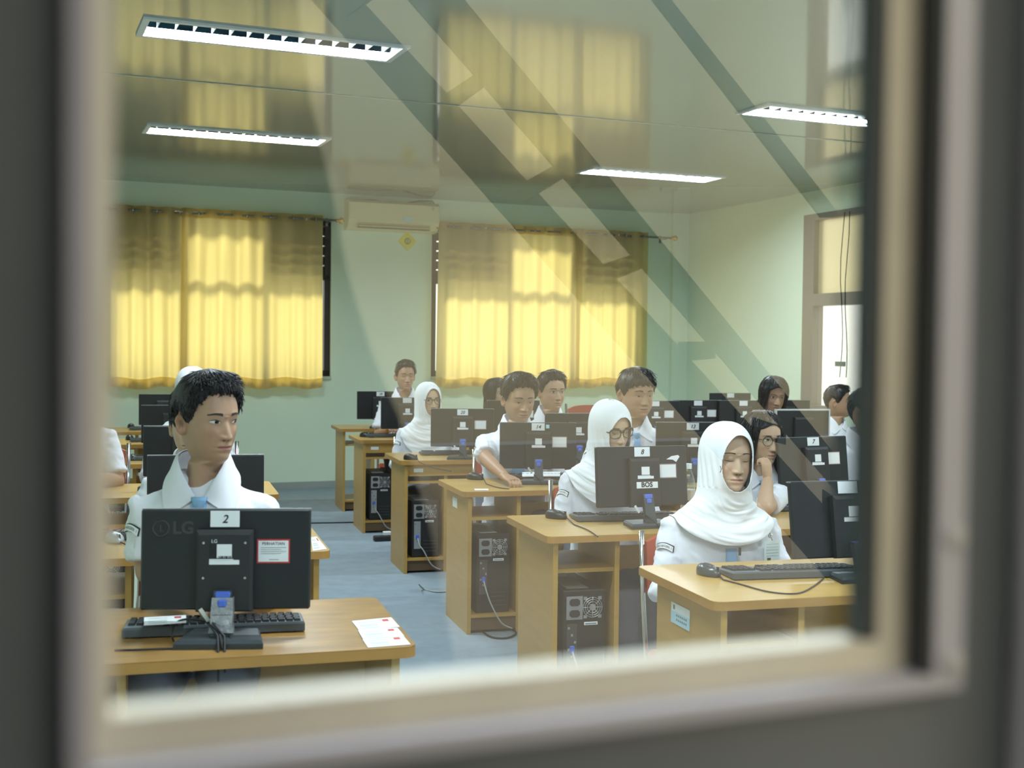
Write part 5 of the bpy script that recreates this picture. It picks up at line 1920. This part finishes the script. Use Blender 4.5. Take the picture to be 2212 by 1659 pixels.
def make_chair(label, loc, rz, sz):
    c = thing('chair', label, 'chair', loc, rz, 'red padded chairs')
    MB().box(-.21, .21, -.20, .20, sz - .045, sz - .002, 0, None, .015).build('seat', REDSEAT, c)
    b = MB()
    rows = []
    for i in range(9):
        x = -.20 + i * .05
        y = .235 - .02 * (1 - (x / .2) ** 2) * -1
        rows.append([Vector((x, y - .014, sz + .20)), Vector((x, y + .03 - .018, sz + .42 - .03 * (abs(x) / .2) ** 4)), Vector((x, y + .03 + .012, sz + .42 - .03 * (abs(x) / .2) ** 4)), Vector((x, y + .014, sz + .20))])
    b.rings(rows, 0, False)
    b.build('backrest', REDSEAT, c)
    for sx in (-1, 1):
        MB().tube([(sx * .215, .27, sz + .43), (sx * .215, .245, sz + .2), (sx * .215, .19, sz - .03), (sx * .215, .25, 0)], .011, 8).build('leg', CHROME, c)
        MB().tube([(sx * .20, .18, sz - .03), (sx * .20, -.16, sz - .05), (sx * .20, -.20, 0)], .011, 8).build('leg', CHROME, c)
    return c

# 1: the boy at monitor 2
def badge_green(t, L, front, outer, ph):
    q = outer(1, Vector((.19, 0, 0)), .0, .42, .003)
    MB().ball(q, .004, .022, .026, 10, 8).build('shoulder_badge', mat('green badge', (0.05, 0.25, 0.16), .6), t, 'green round sleeve badge')
person('student in white shirt and blue tie looking right behind monitor two', 436, 905, 3.42, face=R(2), yaw=R(40), pitch=R(2), sc=1.0, hs=.985, skin=0,
       head=Head(wide=.97, jaw=1.0, gaze=(.55, 0), nose=1.0, brow=1.15), hair=None if False else short_hair(Head(wide=.97), .026, 'side', 1700, 5, .012, .42), near=True, stout=.93, tie=True, extra=badge_green,
       arms={-1: {'elbow': at_d(322, 1232, 3.42), 'wrist': at_d(420, 1292, 3.22)}})
# 2: boy hidden behind him
person('student almost hidden behind the student at monitor two, one ear showing', 413, 922, 5.05, sc=.97, skin=1, head=Head(), hair=short_hair(Head(), .022, 'side', 384, 6), near=False)
# 3: hijab girl far left
person('student in white headscarf far behind the student at monitor two', 412, 842, 6.65, sc=.98, hs=1.0, yaw=R(25), skin=1, head=Head(fem=True, ears=False), hijab={}, long_sleeve=True, tie=False, collar=False, patch=False, lower='skirt')
# 4: at the left edge
person('student in white short-sleeved shirt cut off by the left door frame', 158, 838, 6.2, sc=.98, skin=0, head=Head(), hair=short_hair(Head(), .02, 'side', 288, 8), patch=False)
# 5: boy at the back
person('student in open-collared white shirt with closed eyes near the back wall', 874, 812, 10.2, sc=1.0, hs=1.0, yaw=R(12), skin=2, head=Head(eye='closed', wide=.95), hair=short_hair(Head(wide=.95), .024, 'side', 480, 9), tie=False, patch=False, stout=.95)
# 6: hijab girl with glasses
person('student in white headscarf and round glasses behind monitor twenty', 922, 864, 8.6, sc=.95, hs=1.0, yaw=R(22), skin=1, head=Head(fem=True, gaze=(-.2, -.2), ears=False), hijab={'chest': .42, 'side_': .23}, long_sleeve=True, tie=False, collar=False, lower='skirt', glasses='round')
# 7: long-haired girl
person('student mostly hidden by a monitor below the right curtain', 1068, 850, 9.9, sc=.95, yaw=R(38), skin=1, head=Head(fem=True, ears=False), hair=long_hair(Head(fem=True), -.26, .012, 46, 11, 500), patch=False, lower='skirt')
# 8: boy in the centre, reaching to the keyboard
w8 = at_z(1092, 1030, DESK_Z + .045)
e8 = at_d(1050, 992, 6.72)
person('student looking down behind monitor fourteen with one hand on the desk', 1117, 860, 6.95, face=R(0), yaw=R(14), pitch=R(8), sc=1.0, hs=1.06, skin=0, head=Head(wide=1.04, jaw=1.05, eye='down'), hair=short_hair(Head(wide=1.04), .034, 'side', 912, 12, .008, .5),
       arms={-1: {'elbow': e8, 'wrist': w8, 'hdir': (.5, -.85, -.15), 'curl': .75}}, stout=1.08, near=True, lean=.02)
# 9: boy behind him
person('student with grey-blue tie sitting just behind the student at monitor fourteen', 1189, 846, 8.2, sc=1.0, hs=1.04, yaw=R(20), skin=0, head=Head(wide=1.03, jaw=1.06), hair=short_hair(Head(wide=1.03), .028, 'side', 576, 13), patch=False)
# 10: big boy
person('student with bright blue tie looking down behind monitor thirteen', 1370, 850, 6.95, sc=1.03, hs=1.12, yaw=R(18), pitch=R(3), skin=0, head=Head(wide=1.06, jaw=1.14, eye='down', lips=1.2), hair=short_hair(Head(wide=1.06), .022, 'fringe', 624, 14, .008, .2), stout=1.15)
# 11: hijab girl with cat-eye glasses
person('student in white headscarf and dark cat-eye glasses behind monitor eight', 1312, 921, 5.6, sc=.95, hs=1.02, yaw=R(24), pitch=R(10), roll=R(-4), skin=1, head=Head(fem=True, eye='down', lips=1.1, ears=False), hijab={'chest': .37, 'side_': .23, 'oval': (.0555, .088, -.020)}, long_sleeve=True, tie=False, collar=False, lower='skirt', glasses='cat', near=True)
# 12: hijab girl in front
def id_card(t, L, front, outer, ph):
    def quad(x0, x1, z0, z1, lift, name, m, parent=t, n=4):
        rows = [[front(x0 + (x1 - x0) * i / n, z0 + (z1 - z0) * j / n, lift) for i in range(n + 1)] for j in range(n + 1)]
        ym = sum(p.y for r_ in rows for p in r_) / ((n + 1) ** 2)
        rows = [[Vector((p.x, ym + (p.y - ym) * .25 - .012, p.z)) for p in r_] for r_ in rows]
        mb = MB().rings(rows, 0, True, False, False, False)
        mb.rings([[p + Vector((0, .0015, 0)) for p in r_] for r_ in rows], 0, True, False, False, False)
        return mb.build(name, m, parent)
    c = quad(.118, .182, .352, .448, .040, 'identity_card', mat('pale blue card', (0.68, 0.80, 0.80), .4))
    c['label'] = 'pale identity card hanging on the chest'
    quad(.122, .136, .368, .390, .0425, 'card_photo', SKINS[1], c, 1)
    for k in range(5):
        quad(.126, .175, .434 - k * .010, .4365 - k * .010, .0425, 'card_print', mat('card print', (0.45, 0.58, 0.58), .6), c, 1)
    q0, q1 = front(.150, .448, .052), front(.148, .505, .030)
    MB().tube([q0, q0.lerp(q1, .5) + Vector((0, -.004, 0)), q1], .003, 6).ball(q0.lerp(q1, .25), .009, .006, .009, 8, 6).build('clip', CHROME, c)
    for x, z, n_ in ((.020, .415, 1),):
        p = front(x, z, .034)
        MB().box(p.x - .004, p.x + .004, p.y - .004, p.y + .003, p.z - .014, p.z + .014, 0, None, .001).build('pin', DGREY, t)
    p = ph(Vector((-.068, -.082, -.035)), False)
    MB().tube([L @ (p + Vector((0, -.012, .012))), L @ (p + Vector((.004, -.014, .0))), L @ (p + Vector((0, -.012, -.012)))], .0013, 5).build('pin', INK, t)
person('student in white headscarf with closed eyes and an identity card at the front right', 1564, 990, 4.38, face=R(3), sc=.98, hs=1.03, yaw=R(9), pitch=R(-2), roll=R(3), skin=1, head=Head(fem=True, wide=1.03, jaw=1.08, eye='closed', lips=1.25, nose=.95, ears=False), hijab={'chest': .300, 'side_': .215, 'oval': (.056, .094, -.014), 'peak': .010}, long_sleeve=True, tie=True, collar=False, lower='skirt', near=True, stout=1.04, extra=id_card)
# 13: girl with glasses, chin on her hand
e13 = at_z(1652, 1098, DESK_Z + .04)
w13 = at_d(1658, 1036, 5.50)
person('student in thin glasses and blue tie resting the chin on one hand', 1640, 944, 5.75, face=R(6), sc=.94, hs=1.02, yaw=R(14), pitch=R(4), skin=1, head=Head(fem=True, gaze=(.4, 0), ears=False), hair=long_hair(Head(fem=True), -.19, .010, 50, 15, 800), glasses='round', lower='skirt', near=True, patch=False,
       arms={1: {'elbow': e13, 'wrist': w13, 'hdir': (-.1, .0, 1), 'curl': 1.05, 'hup': (0.5, -.8, 0)}})
# 14: girl with bobbed hair
person('student in white collared shirt looking down left of the bright window', 1667, 853, 8.8, face=R(4), sc=.97, hs=1.04, yaw=R(-2), pitch=R(8), roll=R(4), skin=2, head=Head(fem=True, eye='open', gaze=(0, -.4), ears=False), hair=long_hair(Head(fem=True), -.105, .022, 44, 16, 650), patch=False, lower='skirt')
# 15, 16: boys at the right edge
person('student in white shirt turned right in front of the bright window', 1808, 868, 9.6, face=R(20), sc=.96, hs=1.0, yaw=R(40), skin=0, head=Head(), hair=short_hair(Head(), .022, 'side', 384, 17), patch=False, tie=False)
person('student in white shirt cut off by the right door frame', 1872, 890, 7.0, face=R(10), sc=1.0, hs=1.05, yaw=R(30), skin=0, head=Head(), hair=short_hair(Head(), .022, 'side', 384, 18))
# the empty red chair
q = at_d(1297, 884, 9.6)
make_chair('empty red padded chair left of the student with the bright blue tie', (q.x, q.y, 0), R(10), q.z - .40)

# water bottle beside the front girl
wb_ = thing('water_bottle', 'small clear water bottle with pale cap beside the front student in headscarf', 'bottle', desk_pt(1490, 5.30), 0)
pr_ = [(0, .026), (.004, .031), (.05, .030), (.10, .031), (.15, .030), (.175, .024), (.20, .014), (.212, .0135)]
MB().rings([[Vector((r * math.cos(2*math.pi*j/18), r * math.sin(2*math.pi*j/18), z)) for j in range(18)] for z, r in pr_]).build('bottle', clear_glass('clear plastic', 2.5, (0.80, 0.88, 0.90), 0.05), wb_)
MB().cyl((0, 0, .205), (0, 0, 1), .0155, .022, 16).build('cap', mat('pale cap', (0.72, 0.80, 0.82), .4), wb_)
MB().cyl((0, 0, .07), (0, 0, 1), .0316, .045, 18).build('wrap_label', mat('faded wrap label', (0.55, 0.50, 0.42), .6), wb_)
